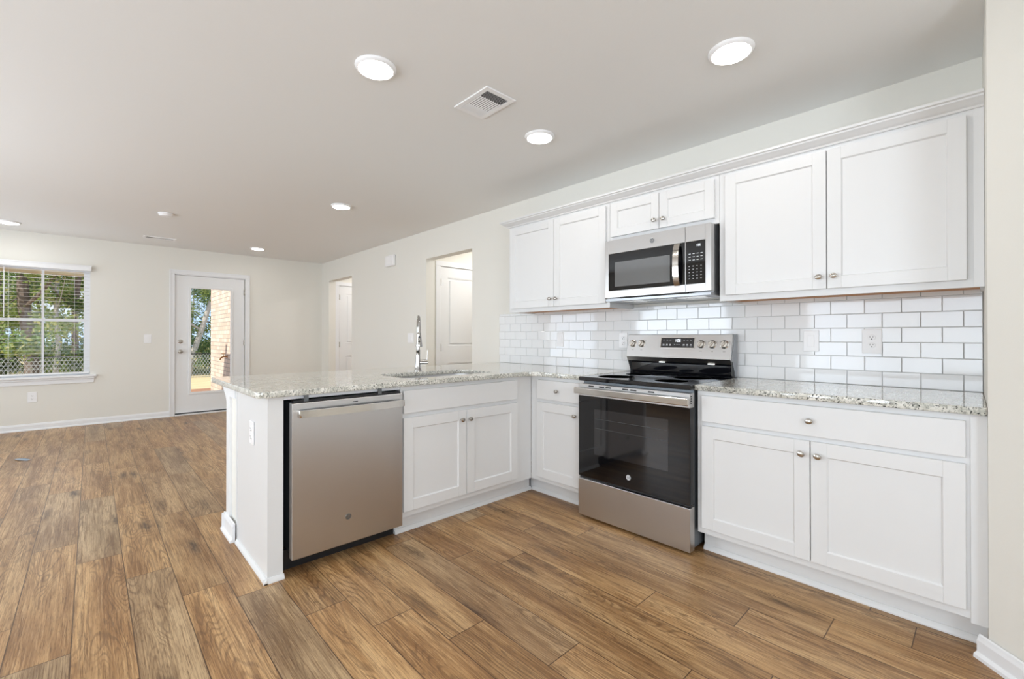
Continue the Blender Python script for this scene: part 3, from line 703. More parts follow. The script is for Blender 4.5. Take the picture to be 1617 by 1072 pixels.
# faucet: flared body, gooseneck, pull-down head, side lever
fa = empty('kitchen_faucet', (-2.925, -1.232, 0.914), -29, 'chrome gooseneck pull-down faucet standing behind the sink', 'faucet')
MB().lathe([(0.029, 0), (0.029, 0.004), (0.025, 0.012), (0.021, 0.035), (0.0175, 0.075), (0.016, 0.115), (0.0155, 0.15), (0.0165, 0.152), (0.0165, 0.158), (0.013, 0.162), (0.0125, 0.2), (0, 0.2)], seg=28).build('body', 'chrome', fa)
pts = [(0, 0, 0.19), (0, 0, 0.25), (0, 0, 0.31)]
for i in range(13):
    a = R(180 - i * 15); pts.append((0.085 + 0.085 * math.cos(a), 0, 0.325 + 0.078 * math.sin(a)))
pts += [(0.172, 0, 0.30), (0.174, 0, 0.285)]
MB().tube(pts, 0.0115, 14).build('spout', 'chrome', fa)
hd = MB().lathe([(0.0125, 0.0), (0.0145, -0.006), (0.0145, -0.02), (0.0165, -0.035), (0.0215, -0.085), (0.0235, -0.098), (0.0225, -0.104), (0, -0.104)], (0.174, 0, 0.29), seg=24).build('spray_head', 'chrome', fa)
MB().lathe([(0.007, 0), (0.007, 0.0035), (0, 0.004)], (0, 0, 0), 'x', 14).build('spray_button', 'black_plastic', hd, loc=(0.190, 0, 0.255))
MB().lathe([(0.007, 0), (0.007, 0.0035), (0, 0.004)], (0, 0, 0), 'x', 14).build('spray_button', 'black_plastic', hd, loc=(0.1935, 0, 0.225))
b = MB().tube([(0, 0.014, 0.063), (0, 0.072, 0.063)], 0.0125, 16)
b.tube([(0, 0.014, 0.082), (0, 0.068, 0.084)], 0.003, 8); b.tube([(0, 0.044, 0.063), (0, 0.044, 0.084)], 0.003, 8)
b.tube([(0, 0.066, 0.084), (0, 0.069, 0.12), (0, 0.0715, 0.158)], [0.003, 0.0028, 0.0022], 8)
b.build('lever', 'chrome', fa)

# ================================================================== TILE BACKSPLASH
ts = empty('tile_backsplash', (-1.69, -0.002, 0.914), 0, 'glossy white subway tile backsplash between counters and wall cabinets', 'backsplash')
MB().box(-1.694, 1.681, -0.0045, 0.0, 0.0, 0.482).build('grout', 'grout', ts, False)
b = MB(); rt = random.Random(3)
TWd, TH, gp = 0.1500, 0.0763, 0.0026
for r_ in range(7):
    z0 = 0.0015 + r_ * TH; z1 = min(z0 + TH - gp, 0.482)
    if z1 - z0 < 0.01: continue
    off = -0.072 if r_ % 2 == 0 else -0.145
    k = 0
    x = off + TWd + 0.15
    while x > -3.384:
        xa = x - TWd + gp / 2; xb = x - gp / 2
        xa = max(xa, -3.382); xb = min(xb, -0.010)
        if xb - xa > 0.012:
            cxw, czw = (xa + xb) / 2 + 1.69, (z0 + z1) / 2
            tm = Matrix.Translation((cxw, -0.0075, czw)) @ Matrix.Rotation(rt.gauss(0, 0.006), 4, 'Z') @ Matrix.Rotation(rt.gauss(0, 0.005), 4, 'X') @ Matrix.Translation((-cxw, 0.0075, -czw))
            b.box(xa + 1.69, xb + 1.69, -0.0105, -0.0040, z0, z1, 0.0018, 2, rot=tm)
        x -= TWd
b.build('tiles', 'tile', ts, False)

# ================================================================== RANGE
X0, X1 = -1.838, -1.083; RW = X1 - X0
rg = empty('kitchen_range', ((X0 + X1) / 2, -0.36, 0), 0, 'freestanding stainless electric range with black glass cooktop and oven door', 'range')
h = RW / 2; yo = 0.36      # local y = world y + 0.36
def ly(y): return y + yo
MB().box(-h + 0.006, h - 0.006, ly(-0.635), ly(-0.03), 0.025, 0.884, 0.003).build('body', 'dark_steel', rg, False)
b = MB()
for sx_ in (-1, 1):
    for yy in (-0.58, -0.10): b.lathe([(0.018, 0.0), (0.018, 0.008), (0.009, 0.01), (0.009, 0.03)], (sx_ * (h - 0.05), ly(yy), 0.0), 'z', 12)
islands(b.build('foot', 'black_plastic', rg))
b = MB().box(-h, h, ly(-0.685), ly(-0.07), 0.886, 0.912, 0.005, 2)
ct = b.build('cooktop', 'black_gloss', rg, False)
b = MB()
for (cx_, cy_, r_) in ((-0.19, -0.53, 0.115), (0.19, -0.53, 0.095), (-0.19, -0.26, 0.085), (0.19, -0.26, 0.115), (0, -0.2, 0.05)):
    b.lathe([(r_, 0), (r_, 0.0003), (r_ - 0.002, 0.0003), (r_ - 0.002, 0)], (cx_, ly(cy_), 0.9121), 'z', 40)
islands(b.build('burner_ring', 'dark_steel', ct))
# backguard: black riser with stainless control panel
b = MB()
b.poly([(ly(-0.062), 0.912), (ly(-0.074), 0.93), (ly(-0.078), 0.985), (ly(-0.07), 1.0), (ly(-0.03), 1.0), (ly(-0.03), 0.912)], -h + 0.022, h - 0.022, 'x'); b.build('riser', 'black_gloss', rg, False)
b_cap = MB().poly([(ly(-0.075), 0.945), (ly(-0.11), 1.015), (ly(-0.078), 1.188), (ly(-0.03), 1.188), (ly(-0.03), 0.90), (ly(-0.06), 0.90)], h - 0.0055, h - 0.0005, 'x').poly([(ly(-0.075), 0.945), (ly(-0.11), 1.015), (ly(-0.078), 1.188), (ly(-0.03), 1.188), (ly(-0.03), 0.90), (ly(-0.06), 0.90)], -h + 0.0005, -h + 0.0055, 'x')
islands(b_cap.build('side_cap', 'side_steel', rg, False))
cp_y0, cp_z0, cp_y1, cp_z1 = -0.128, 1.028, -0.096, 1.185
b = MB().poly([(ly(cp_y0), cp_z0), (ly(cp_y1), cp_z1), (ly(cp_y1) + 0.006, cp_z1 + 0.003), (ly(-0.035), cp_z1 + 0.003), (ly(-0.035), 1.002), (ly(-0.105), 0.998)], -h + 0.007, h - 0.007, 'x')
pn = b.build('control_panel', 'steel', rg, False)
tl = math.atan2(cp_y1 - cp_y0, cp_z1 - cp_z0)   # lean of the panel
def on_panel(x, z, out=0.0):
    t_ = (z - cp_z0) / (cp_z1 - cp_z0)
    return (x, ly(cp_y0 + (cp_y1 - cp_y0) * t_) - out, z + out * math.sin(tl))
lean = (90 - math.degrees(tl) , 0, 0)
xm = (X0 + X1) / 2
dsp = MB().box(-0.118, 0.118, -0.002, 0.003, -0.034, 0.034, 0.001).build('display_window', 'black_gloss', pn, False)
dsp.location = on_panel(-1.445 - xm, 1.130, 0.001); dsp.rotation_euler = (-tl, 0, 0)
fr_ = MB()
for (p, q, s, e) in ((-0.122, 0.122, 0.034, 0.037), (-0.122, 0.122, -0.037, -0.034), (-0.122, -0.118, -0.037, 0.037), (0.118, 0.122, -0.037, 0.037)): fr_.box(p, q, -0.0025, 0.003, s, e)
fr_ = fr_.build('display_bezel', 'polished_steel', pn, False); fr_.location = dsp.location; fr_.rotation_euler = dsp.rotation_euler
# 1:06 in segments
SEG = {'1': 'bc', '0': 'abcdef', '6': 'acdefg', ':': ':'}
def digits(body, H, parent, loc, rot, name='clock_digits'):
    b = MB(); x = 0; Wd = H * 0.52; t_ = H * 0.13
    for ch in body:
        if ch == ':':
            for zz in (0.3, 0.7): b.box(x, x + t_, -0.0004, 0, H * zz - t_ / 2, H * zz + t_ / 2)
            x += t_ + H * 0.14; continue
        D = {'a': (0, Wd, H - t_, H), 'd': (0, Wd, 0, t_), 'g': (0, Wd, H / 2 - t_ / 2, H / 2 + t_ / 2), 'f': (0, t_, H / 2, H), 'e': (0, t_, 0, H / 2), 'b': (Wd - t_, Wd, H / 2, H), 'c': (Wd - t_, Wd, 0, H / 2)}
        for s in SEG[ch]:
            p, q, u, v = D[s]; b.box(x + p, x + q, -0.0004, 0, u, v)
        x += Wd + H * 0.16
    o = b.build(name, 'display', parent, False); o.location = loc; o.rotation_euler = rot
    return o
digits('1:06', 0.020, dsp, (-0.020, -0.0022, 0.006), (0, 0, 0))
b = MB()
for row, zz in ((0, 0.018), (1, -0.014)):
    for cx_ in (-0.098, -0.073, -0.05, 0.048, 0.072, 0.096): 
        b.box(cx_ - 0.006, cx_ + 0.006, -0.0024, -0.002, zz, zz + (0.003 if row == 0 else 0.005)); 
        if row: b.box(cx_ - 0.007, cx_ + 0.007, -0.0024, -0.002, zz - 0.006, zz - 0.004)
for cx_ in (-0.017, 0.0, 0.014): b.box(cx_ - 0.004, cx_ + 0.003, -0.0024, -0.002, -0.013, -0.010)
islands(b.build('key_legend', 'legend', dsp, False))
kp = [(-1.785, 20), (-1.714, 20), (-1.281, 20), (-1.208, 20), (-1.132, 20)]
for (kx, a) in kp:
    kb = MB().lathe([(0.027, 0), (0.027, 0.004), (0.022, 0.006), (0.0205, 0.019), (0.019, 0.021), (0, 0.0215)], (0, 0, 0), '-y', 28).build('burner_knob', 'polished_steel', pn)
    kb.location = on_panel(kx - xm, 1.122, 0.0005); kb.rotation_euler = (-tl, R(32), 0)
    g = MB().box(-0.0055, 0.0055, -0.031, -0.018, -0.023, 0.023, 0.003, 2).build('knob_grip', 'polished_steel', kb, False)
    mk = MB().box(-0.001, 0.001, -0.0318, -0.0308, 0.008, 0.02).build('knob_pointer', 'slot_dark', kb, False)
b = MB()
for (kx, a) in kp:
    p_ = on_panel(kx - xm, 1.122, 0)
    for (dx, dz, w_) in ((-0.006, -0.046, 0.004), (0.003, -0.046, 0.004), (0.028, 0.02, 0.003), (-0.030, 0.018, 0.003)):
        q_ = on_panel(kx - xm + dx, 1.122 + dz, 0.0003); b.box(q_[0], q_[0] + w_, q_[1] - 0.0004, q_[1] + 0.0004, q_[2], q_[2] + 0.0035)
islands(b.build('knob_legend', 'legend_dark', pn, False))
for xx in (-1.555, -1.215): MB().box(xx - xm - 0.022, xx - xm + 0.022, ly(-0.112), ly(-0.07), 0.992, 0.9985).build('panel_clip', 'polished_steel', rg, False)
# oven door
b = MB().box(-h + 0.002, h - 0.002, ly(-0.688), ly(-0.637), 0.268, 0.79, 0.003)
od = b.build('oven_door', 'oven_glass', rg, False)
MB().box(-1.71 - xm, -1.21 - xm, ly(-0.6888), ly(-0.6878), 0.425, 0.712).build('oven_window', 'oven_cavity', od, False)
b = MB()
for zz in (0.652, 0.592): b.tube([(-1.705 - xm, ly(-0.6892), zz), (-1.215 - xm, ly(-0.6892), zz)], 0.0011, 6)
islands(b.build('rack_line', 'dark_steel', od))
b = MB().box(-h + 0.002, h - 0.002, ly(-0.690), ly(-0.637), 0.790, 0.868, 0.002)
tr = b.build('door_top_rail', 'steel', od, False)
b = MB()
for xx in (-0.27, -0.19, -0.14, -0.02, 0.035, 0.15): b.box(xx - 0.022, xx + 0.018, ly(-0.6908), ly(-0.6898), 0.852, 0.860)
islands(b.build('vent_slot', 'slot_dark', tr, False))
b = MB()
for zz in (0.812, 0.824, 0.836, 0.848): b.box(h - 0.0025, h - 0.001, ly(-0.682), ly(-0.668), zz, zz + 0.006)
islands(b.build('side_slot', 'slot_dark', tr, False))
b = MB().box(-h + 0.0, h + 0.01, ly(-0.738), ly(-0.722), 0.806, 0.846, 0.005, 3)
b.box(-h + 0.004, -h + 0.03, ly(-0.725), ly(-0.689), 0.81, 0.842, 0.004).box(h - 0.024, h + 0.002, ly(-0.725), ly(-0.689), 0.81, 0.842, 0.004)
b.build('oven_handle', 'polished_steel', od, False)
# storage drawer
b = MB().box(-h + 0.002, h - 0.002, ly(-0.690), ly(-0.636), 0.016, 0.252, 0.003)
b.build('storage_drawer', 'steel', rg, False)
MB().box(-h + 0.02, h - 0.02, ly(-0.62), ly(-0.60), 0.0, 0.03).build('kick_plate', 'black_plastic', rg, False)
# round monogram badges like the ones on all three appliances
def badge(parent, loc, rot, r_, ringm='polished_steel', face='dark_steel'):
    b = MB().lathe([(r_, 0), (r_, 0.0014), (r_ * 0.86, 0.0018), (r_ * 0.84, 0.001), (0, 0.001)], (0, 0, 0), '-y', 32)
    o = b.build('logo_badge', face, parent); o.location = loc; o.rotation_euler = [R(a) for a in rot]
    b = MB()
    pts = [(r_ * 0.92 * math.cos(R(a)), -0.0018, r_ * 0.92 * math.sin(R(a))) for a in range(0, 361, 12)]
    b.tube(pts, r_ * 0.055, 6); b.build('badge_ring', ringm, o)
    text_mesh('badge_monogram', 'GE', r_ * 1.05, ringm, o, (0, -0.0012, -r_ * 0.02), (90, 0, 0), 0.0004)
    return o
badge(od, (-1.462 - xm, ly(-0.6885), 0.334), (0, 0, 0), 0.0165, 'dark_steel', 'legend')
# door corner screws strip at the foot of the glass
MB().box(-h + 0.004, h - 0.004, ly(-0.672), ly(-0.637), 0.254, 0.267).build('door_gap_trim', 'black_plastic', rg, False)

# ================================================================== DISHWASHER
dw = empty('dishwasher', (XP, -2.005, 0), 90, 'stainless dishwasher with bar handle under the peninsula counter', 'dishwasher')
a0, a1 = -0.303, 0.297
b = MB().box(a0 + 0.008, a1 - 0.006, 0.012, 0.57, 0.10, 0.846).build('tub', 'dark_steel', dw, False)
MB().box(a0 - 0.022, a1 + 0.0, 0.075, 0.09, 0.0, 0.099).build('toe_panel', 'black_plastic', dw, False)
b = MB().box(a0, a1, -0.035, 0.010, 0.082, 0.846, 0.004, 3)
d = b.build('door', 'steel', dw, False)
# arched recess line above the handle, strap handle
b = MB()
n_ = 16
pts = []
for i in range(n_ + 1):
    t_ = i / n_; x = a0 + 0.03 + (a1 - a0 - 0.036) * t_; y = -0.035 - 0.030 - 0.016 * math.sin(math.pi * t_)
    pts.append((x, y))
bmh = b.bm; rs = []
for (x, y) in pts: rs.append([bmh.verts.new(v) for v in ((x, y, 0.776), (x, y, 0.812), (x, y + 0.010, 0.812), (x, y + 0.010, 0.776))])
for a, c2_ in zip(rs, rs[1:]):
    for i in range(4): bmh.faces.new((a[i], a[(i + 1) % 4], c2_[(i + 1) % 4], c2_[i]))
bmh.faces.new(rs[0]); bmh.faces.new(rs[-1]); bmesh.ops.recalc_face_normals(bmh, faces=bmh.faces)
b.box(a0 + 0.024, a0 + 0.036, -0.0655, -0.034, 0.776, 0.812, 0.002).box(a1 - 0.012, a1 - 0.004, -0.0655, -0.034, 0.776, 0.812, 0.002)
b.build('handle', 'polished_steel', d)
MB().box(0.0, 0.028, -0.0356, -0.0348, 0.825, 0.829).build('status_mark', 'slot_dark', d, False)
badge(d, (-0.023, -0.0352, 0.224), (0, 0, 0), 0.0165)
b = MB().box(a0 + 0.01, a1 - 0.01, -0.024, 0.30, 0.8475, 0.857).build('door_top', 'black_plastic', dw, False)  # black strip stands in for the dark gap below the counter
for xx in (-0.235, 0.158):
    MB().box(xx - 0.011, xx + 0.011, -0.026, 0.05, 0.857, 0.862).box(xx - 0.011, xx + 0.011, -0.030, -0.026, 0.852, 0.8825).box(xx - 0.011, xx + 0.011, -0.026, 0.0, 0.880, 0.8825).build('mounting_clip', 'dark_steel', dw, False)
tag(MB().box(XP - 0.5, XP - 0.004, -2.336, -1.706, 0.864, 0.8825).build('trim_4', 'trim_paint', smooth=False), 'white strip under the counter above the dishwasher', kind='structure')

# ================================================================== MICROWAVE
mw = empty('microwave', (-1.4545, -0.20, 1.43), 0, 'stainless over-the-range microwave under the short wall cabinet', 'microwave')
W_ = 0.733 / 2; lz = lambda z: z - 1.43; my = lambda y: y + 0.20; mx = lambda x: x + 1.4545
MB().box(-W_ + 0.004, W_ - 0.004, my(-0.365), my(-0.004), lz(1.432), lz(1.838), 0.002).build('body', 'side_steel', mw, False)
# front: stainless frame around a black glass band
def fr_front(name, xa, xb, gx0, gx1, gz0, gz1):
    b = MB()
    b.box(xa, gx0, my(-0.412), my(-0.366), lz(1.440), lz(1.834), 0.002, 1).box(gx1, xb, my(-0.412), my(-0.366), lz(1.440), lz(1.834), 0.002, 1) if gx1 < xb - 0.001 else b.box(xa, gx0, my(-0.412), my(-0.366), lz(1.440), lz(1.834), 0.002, 1)
    b.box(gx0 - 0.002, gx1 + 0.0, my(-0.412), my(-0.366), lz(1.440), gz0, 0.0015, 1).box(gx0 - 0.002, gx1, my(-0.412), my(-0.366), gz1, lz(1.834), 0.0015, 1)
    return b.build(name, 'steel', mw, False)
md = fr_front('door', -W_, mx(-1.244), mx(-1.792), mx(-1.244), lz(1.487), lz(1.741))
MB().box(mx(-1.793), mx(-1.2445), my(-0.4105), my(-0.372), lz(1.486), lz(1.742)).build('door_glass', 'oven_glass', md, False)
MB().box(mx(-1.741), mx(-1.342), my(-0.4113), my(-0.4103), lz(1.513), lz(1.68)).build('window_screen', 'window_tint', md, False)
b = MB()
n_ = 10; rs = []
for i in range(n_ + 1):
    t_ = i / n_; z = lz(1.482) + (1.738 - 1.482) * t_; y = my(-0.414) - 0.006 - 0.026 * math.sin(math.pi * t_) ** 0.5
    rs.append([b.bm.verts.new(v) for v in ((mx(-1.309), y, z), (mx(-1.272), y, z), (mx(-1.272), y + 0.008, z), (mx(-1.309), y + 0.008, z))])
for a, c2_ in zip(rs, rs[1:]):
    for i in range(4): b.bm.faces.new((a[i], a[(i + 1) % 4], c2_[(i + 1) % 4], c2_[i]))
b.bm.faces.new(rs[0]); b.bm.faces.new(rs[-1]); bmesh.ops.recalc_face_normals(b.bm, faces=b.bm.faces)
b.box(mx(-1.309), mx(-1.272), my(-0.418), my(-0.410), lz(1.482), lz(1.496), 0.001).box(mx(-1.309), mx(-1.272), my(-0.418), my(-0.410), lz(1.724), lz(1.738), 0.001)
b.build('handle', 'polished_steel', md)
badge(md, (mx(-1.461), my(-0.4122), lz(1.787)), (0, 0, 0), 0.0165)
mp_ = fr_front('control_frame', mx(-1.242), W_, mx(-1.2415), mx(-1.122), lz(1.487), lz(1.741))
cpn = MB().box(mx(-1.2418), mx(-1.1215), my(-0.4108), my(-0.372), lz(1.486), lz(1.742)).build('control_panel', 'oven_glass', mw, False)
digits('1:06', 0.013, cpn, (mx(-1.178), my(-0.4109), lz(1.708)), (0, 0, 0))
b = MB()
for r_ in range(9):
    for c_ in range(4):
        if r_ == 3: continue
        b.box(mx(-1.222) + c_ * 0.024, mx(-1.222) + c_ * 0.024 + (0.013 if r_ < 3 else 0.006), my(-0.4112), my(-0.4106), lz(1.665) - r_ * 0.0185, lz(1.665) - r_ * 0.0185 + 0.0035)
islands(b.build('keypad_legend', 'legend', cpn, False))
b = MB().box(-W_ + 0.002, W_ - 0.002, my(-0.408), my(-0.004), lz(1.415), lz(1.4315), 0.001)
bs_ = b.build('underside', 'side_steel', mw, False)
b = MB().box(-0.30, -0.12, my(-0.33), my(-0.10), lz(1.4135), lz(1.415)).box(0.12, 0.30, my(-0.33), my(-0.10), lz(1.4135), lz(1.415)); islands(b.build('grease_filter', 'polished_steel', bs_, False))
MB().box(-0.10, 0.10, my(-0.36), my(-0.30), lz(1.4135), lz(1.415)).build('task_lens', 'black_gloss', bs_, False)
MB().box(-W_ + 0.12, W_ - 0.14, my(-0.4122), my(-0.395), lz(1.4325), lz(1.4395)).build('vent_grille', 'slot_dark', mw, False)
b = MB()
for zz in (1.45, 1.56, 1.70, 1.78): b.box(W_ - 0.0045, W_ - 0.003, my(-0.05), my(-0.02), lz(zz), lz(zz) + 0.045)
islands(b.build('side_slot', 'slot_dark', mw, False))

# ================================================================== OUTLETS AND SWITCHES
def device(name, kind_, loc, rz, label, cat, w_=0.076, h_=0.122):
    """plate centred on loc, front towards local -y"""
    o = empty(name, loc, rz, label, cat)
    MB().box(-w_ / 2, w_ / 2, -0.006, -0.0005, -h_ / 2, h_ / 2, 0.003, 2).build('cover_plate', 'white_plastic', o, False)
    if kind_ == 'duplex':
        for s in (-1, 1):
            f = MB().lathe([(0.0165, 0), (0.0165, 0.0025), (0.0155, 0.0032), (0, 0.0032)], (0, -0.0058, s * 0.0205), '-y', 24, 1.0, 0.86).build('receptacle', 'white_plastic', o)
            MB().box(-0.0075, -0.0055, -0.0095, -0.0085, s * 0.0205 - 0.001, s * 0.0205 + 0.0075).box(0.0055, 0.0075, -0.0095, -0.0085, s * 0.0205 - 0.0, s * 0.0205 + 0.007).lathe([(0.0026, 0.0085), (0.0026, 0.0095)], (0, 0, s * 0.0205 - 0.008), '-y', 10).build('slot', 'slot_dark', f, False)
        MB().lathe([(0.003, 0.006), (0.003, 0.0072), (0, 0.0075)], (0, 0, 0), '-y', 10).build('screw', 'white_plastic', o)
    elif kind_ == 'square':
        f = MB().box(-0.0168, 0.0168, -0.0085, -0.005, -0.0335, 0.0335, 0.001).build('receptacle', 'white_plastic', o, False)
    else:
        g = 1 if w_ < 0.1 else 2
        for i in range(g):
            cx_ = 0 if g == 1 else (-0.023 + 0.046 * i)
            MB().box(cx_ - 0.0168, cx_ + 0.0168, -0.0092, -0.005, -0.0335, 0.0335, 0.0015).build('rocker', 'white_plastic', o, False)
    return o
device('wall_outlet', 'duplex', (XF, -3.555, 0.412), 90, 'white duplex outlet low on the far wall under the window', 'outlet', 0.082, 0.128)
device('light_switch', 'rocker', (XF, -2.432, 1.141), 90, 'white light switch on the far wall left of the exterior door', 'switch', 0.086, 0.125)
device('light_switch', 'rocker', (-5.118, 0, 1.155), 0, 'white light switch on the long wall beside the faucet', 'switch', 0.15, 0.122)
device('wall_outlet', 'square', (-2.569, -0.0125, 1.147), 0, 'white outlet on the tiles under the left wall cabinet', 'outlet', 0.076, 0.12)
device('wall_outlet', 'duplex', (-1.930, -0.0125, 1.143), 0, 'white duplex outlet on the tiles at the left edge of the range', 'outlet', 0.076, 0.12)
device('light_switch', 'rocker', (-0.688, -0.0125, 1.148), 0, 'white switch on the tiles between the range and the right outlet', 'switch', 0.076, 0.12)
device('wall_outlet', 'duplex', (-0.414, -0.0125, 1.148), 0, 'large white duplex outlet on the tiles nearest the pantry wall', 'outlet', 0.084, 0.128)
device('wall_outlet', 'duplex', (-2.613, -2.4083, 0.675), 0, 'white outlet on the end panel of the peninsula', 'outlet', 0.076, 0.12)
ch = empty('door_chime', (-5.63, 0, 2.213), 0, 'small white chime box high on the long wall', 'chime')
MB().box(-0.115, 0.115, -0.045, -0.001, -0.075, 0.075, 0.012, 3).build('cover', 'white_plastic', ch)
MB().box(-0.09, 0.09, -0.0475, -0.044, -0.055, 0.055, 0.004).build('face', 'white_plastic', ch, False)

# ================================================================== CEILING FITTINGS
LP = [(-2.020, -2.020, 'round ceiling light nearest the camera, left of the air vent'), (-0.793, -0.897, 'round ceiling light above the right wall cabinets'),
      (-1.990, -0.896, 'round ceiling light right of the air vent, in front of the left wall cabinet'), (-4.415, -1.203, 'round ceiling light midway to the far wall, beyond the peninsula'),
      (-7.393, -1.227, 'round ceiling light near the far wall above the exterior door'), (-7.614, -3.705, 'round ceiling light near the far wall above the window')]
for (x, y, lb) in LP:
    o = empty('ceiling_light', (x, y, CEIL), 0, lb, 'light')
    MB().lathe([(0.097, -0.0005), (0.097, -0.004), (0.093, -0.012), (0.084, -0.0175), (0.080, -0.0165), (0.080, -0.0005)], seg=40).build('trim_ring', 'white_plastic', o)
    MB().lathe([(0.0795, -0.006), (0.0795, -0.017), (0.066, -0.021), (0.035, -0.0235), (0, -0.024)], seg=40).build('lens', 'lens', o)
    l = bpy.data.lights.new('lamp_light', 'AREA'); l.shape = 'DISK'; l.size = 0.15; l.energy = 1.3; l.color = (1.0, 0.97, 0.93)
    lo = bpy.data.objects.new('lamp_light', l); COL.objects.link(lo); lo.location = (x, y, CEIL - 0.027)
for (x, y) in ((-4.2, 0.8), (-7.3, 0.8), (-6.0, 0.8)):  # unseen lamps added to brighten the hall behind the openings
    l = bpy.data.lights.new('hall_light', 'AREA'); l.shape = 'DISK'; l.size = 0.3; l.energy = 9.0; l.color = (1.0, 0.96, 0.92)
    lo = bpy.data.objects.new('hall_light', l); COL.objects.link(lo); lo.location = (x, y, CEIL - 0.02)
o = empty('smoke_detector', (-5.963, -2.446, CEIL), 0, 'round white smoke detector flat on the living room ceiling', 'detector')
MB().lathe([(0.068, -0.0005), (0.068, -0.012), (0.060, -0.018), (0.055, -0.030), (0.045, -0.034), (0, -0.035)], seg=32).build('cover', 'white_plastic', o)
# kitchen vent: register with three louvre banks
o = empty('ceiling_vent', (-1.917, -1.422, CEIL), 0, 'white three-way air vent in the kitchen ceiling between two lights', 'vent')
vw, vh = 0.145, 0.104
b = MB()
for (p, q, s, e) in ((-vw, vw, -vh, -vh + 0.028), (-vw, vw, vh - 0.028, vh), (-vw, -vw + 0.03, -vh + 0.028, vh - 0.028), (vw - 0.03, vw, -vh + 0.028, vh - 0.028)): b.box(p, q, s, e, -0.008, -0.0005, 0.0015, 1)
b.build('frame', 'white_plastic', o, False)
MB().box(-vw + 0.03, vw - 0.03, -vh + 0.028, vh - 0.028, -0.0015, -0.0006).build('duct_opening', 'vent_dark', o, False)
def bank(name, x0, x1, y0, y1, n__, along, ang, wd=0.0045):
    b = MB()
    for i in range(n__):
        t_ = (i + 0.5) / n__
        if along == 'x':
            yy = y0 + (y1 - y0) * t_; mt_ = Matrix.Translation((0, yy, -0.006)) @ Matrix.Rotation(R(ang), 4, 'X') @ Matrix.Translation((0, -yy, 0.006)); b.box(x0, x1, yy - wd, yy + wd, -0.0065, -0.0055, rot=mt_)
        else:
            xx = x0 + (x1 - x0) * t_; mt_ = Matrix.Translation((xx, 0, -0.006)) @ Matrix.Rotation(R(ang), 4, 'Y') @ Matrix.Translation((-xx, 0, 0.006)); b.box(xx - wd, xx + wd, y0, y1, -0.0065, -0.0055, rot=mt_)
    b.build(name, 'white_plastic', o, False)
yi = vh - 0.028; xi = vw - 0.03
bank('louvre_bank', -xi, -xi + 0.055, -yi, yi, 5, 'y', -35, 0.007)
bank('louvre_bank', -xi + 0.060, xi - 0.060, -yi, yi, 10, 'x', -25, 0.0040)
bank('louvre_bank', xi - 0.055, xi, -yi, yi, 5, 'y', 35, 0.0045)
o = empty('ceiling_vent', (-7.51, -2.36, CEIL), 0, 'narrow white air vent in the ceiling close to the far wall', 'vent')
b = MB()
for (p, q, s, e) in ((-0.07, 0.07, -0.17, -0.145), (-0.07, 0.07, 0.145, 0.17), (-0.07, -0.048, -0.145, 0.145), (0.048, 0.07, -0.145, 0.145)): b.box(p, q, s, e, -0.008, -0.0005)
b.build('frame', 'white_plastic', o, False)
MB().box(-0.048, 0.048, -0.145, 0.145, -0.0015, -0.0006).build('duct_opening', 'vent_dark', o, False)
bank('louvre_bank', -0.048, 0.048, -0.145, -0.06, 6, 'x', 40)
bank('louvre_bank', -0.048, 0.048, -0.055, 0.055, 9, 'x', 2)
bank('louvre_bank', -0.048, 0.048, 0.06, 0.145, 6, 'x', -40)

# scrap of film lying on the living room floor
bm = bmesh.new()
vs = [bm.verts.new(p) for p in ((-0.09, -0.03, 0.0015), (0.0, -0.045, 0.006), (0.10, -0.01, 0.0015), (0.085, 0.02, 0.004), (0.01, 0.012, 0.009), (-0.08, 0.0, 0.003))]
bm.faces.new(vs); r_ = bmesh.ops.extrude_face_region(bm, geom=list(bm.faces)); bmesh.ops.translate(bm, verts=[v for v in r_['geom'] if isinstance(v, bmesh.types.BMVert)], vec=(0, 0, 0.001))
q = MB(); q.bm.free(); q.bm = bm
o = q.build('plastic_scrap', 'foil', None, False, (-6.30, -3.49, 0)); o.rotation_euler = (0, 0, R(25)); tag(o, 'small scrap of bluish film lying on the living room floor', 'scrap')

# ================================================================== OUTDOORS
def sub_ground():
    bm = bmesh.new()
    xs = [-8.36, -10, -12, -15, -18, -22, -28, -60]; zs = [-0.18, -0.2, -0.36, -0.56, -0.6, -0.6, -0.6, -0.6]
    r_ = [[bm.verts.new((x, y, z)) for y in (-40, 30)] for x, z in zip(xs, zs)]
    for a, c2_ in zip(r_, r_[1:]): bm.faces.new((a[0], c2_[0], c2_[1], a[1]))
    bmesh.ops.recalc_face_normals(bm, faces=bm.faces)
    q = MB(); q.bm.free(); q.bm = bm; return tag(q.build('ground', 'ground', smooth=False), 'dry straw covered yard behind the house', kind='structure')
sub_ground()
b = MB(); b.poly([(-8.37, -0.9), (-8.37, -0.14), (-10, -0.16), (-12.0, -0.32), (-15.0, -0.535), (-18.0, -0.575), (-18.6, -0.62), (-18.6, -0.9)], -12.0, 12.0, 'y')
tag(b.build('ground_clay', 'clay', smooth=False), 'red clay bed along the house', kind='structure')
tag(MB().box(-11.1, -8.371, -1.20, -0.98, -0.5, 3.0).build('wall_exterior', 'brick', smooth=False), 'pale brick wing wall outside the exterior door', kind='structure')
b = MB().box(-9.05, -8.371, -12, -2.6, 2.13, 2.17).box(-9.15, -9.05, -12, -2.6, 2.06, 2.34)
tag(b.build('trim_5', 'soffit', smooth=False), 'cream soffit and fascia above the window outside', kind='structure')
sp = empty('garden_spigot', (-9.55, -1.20, 0.805), 0, 'brass garden spigot on the pale brick wall', 'tap')
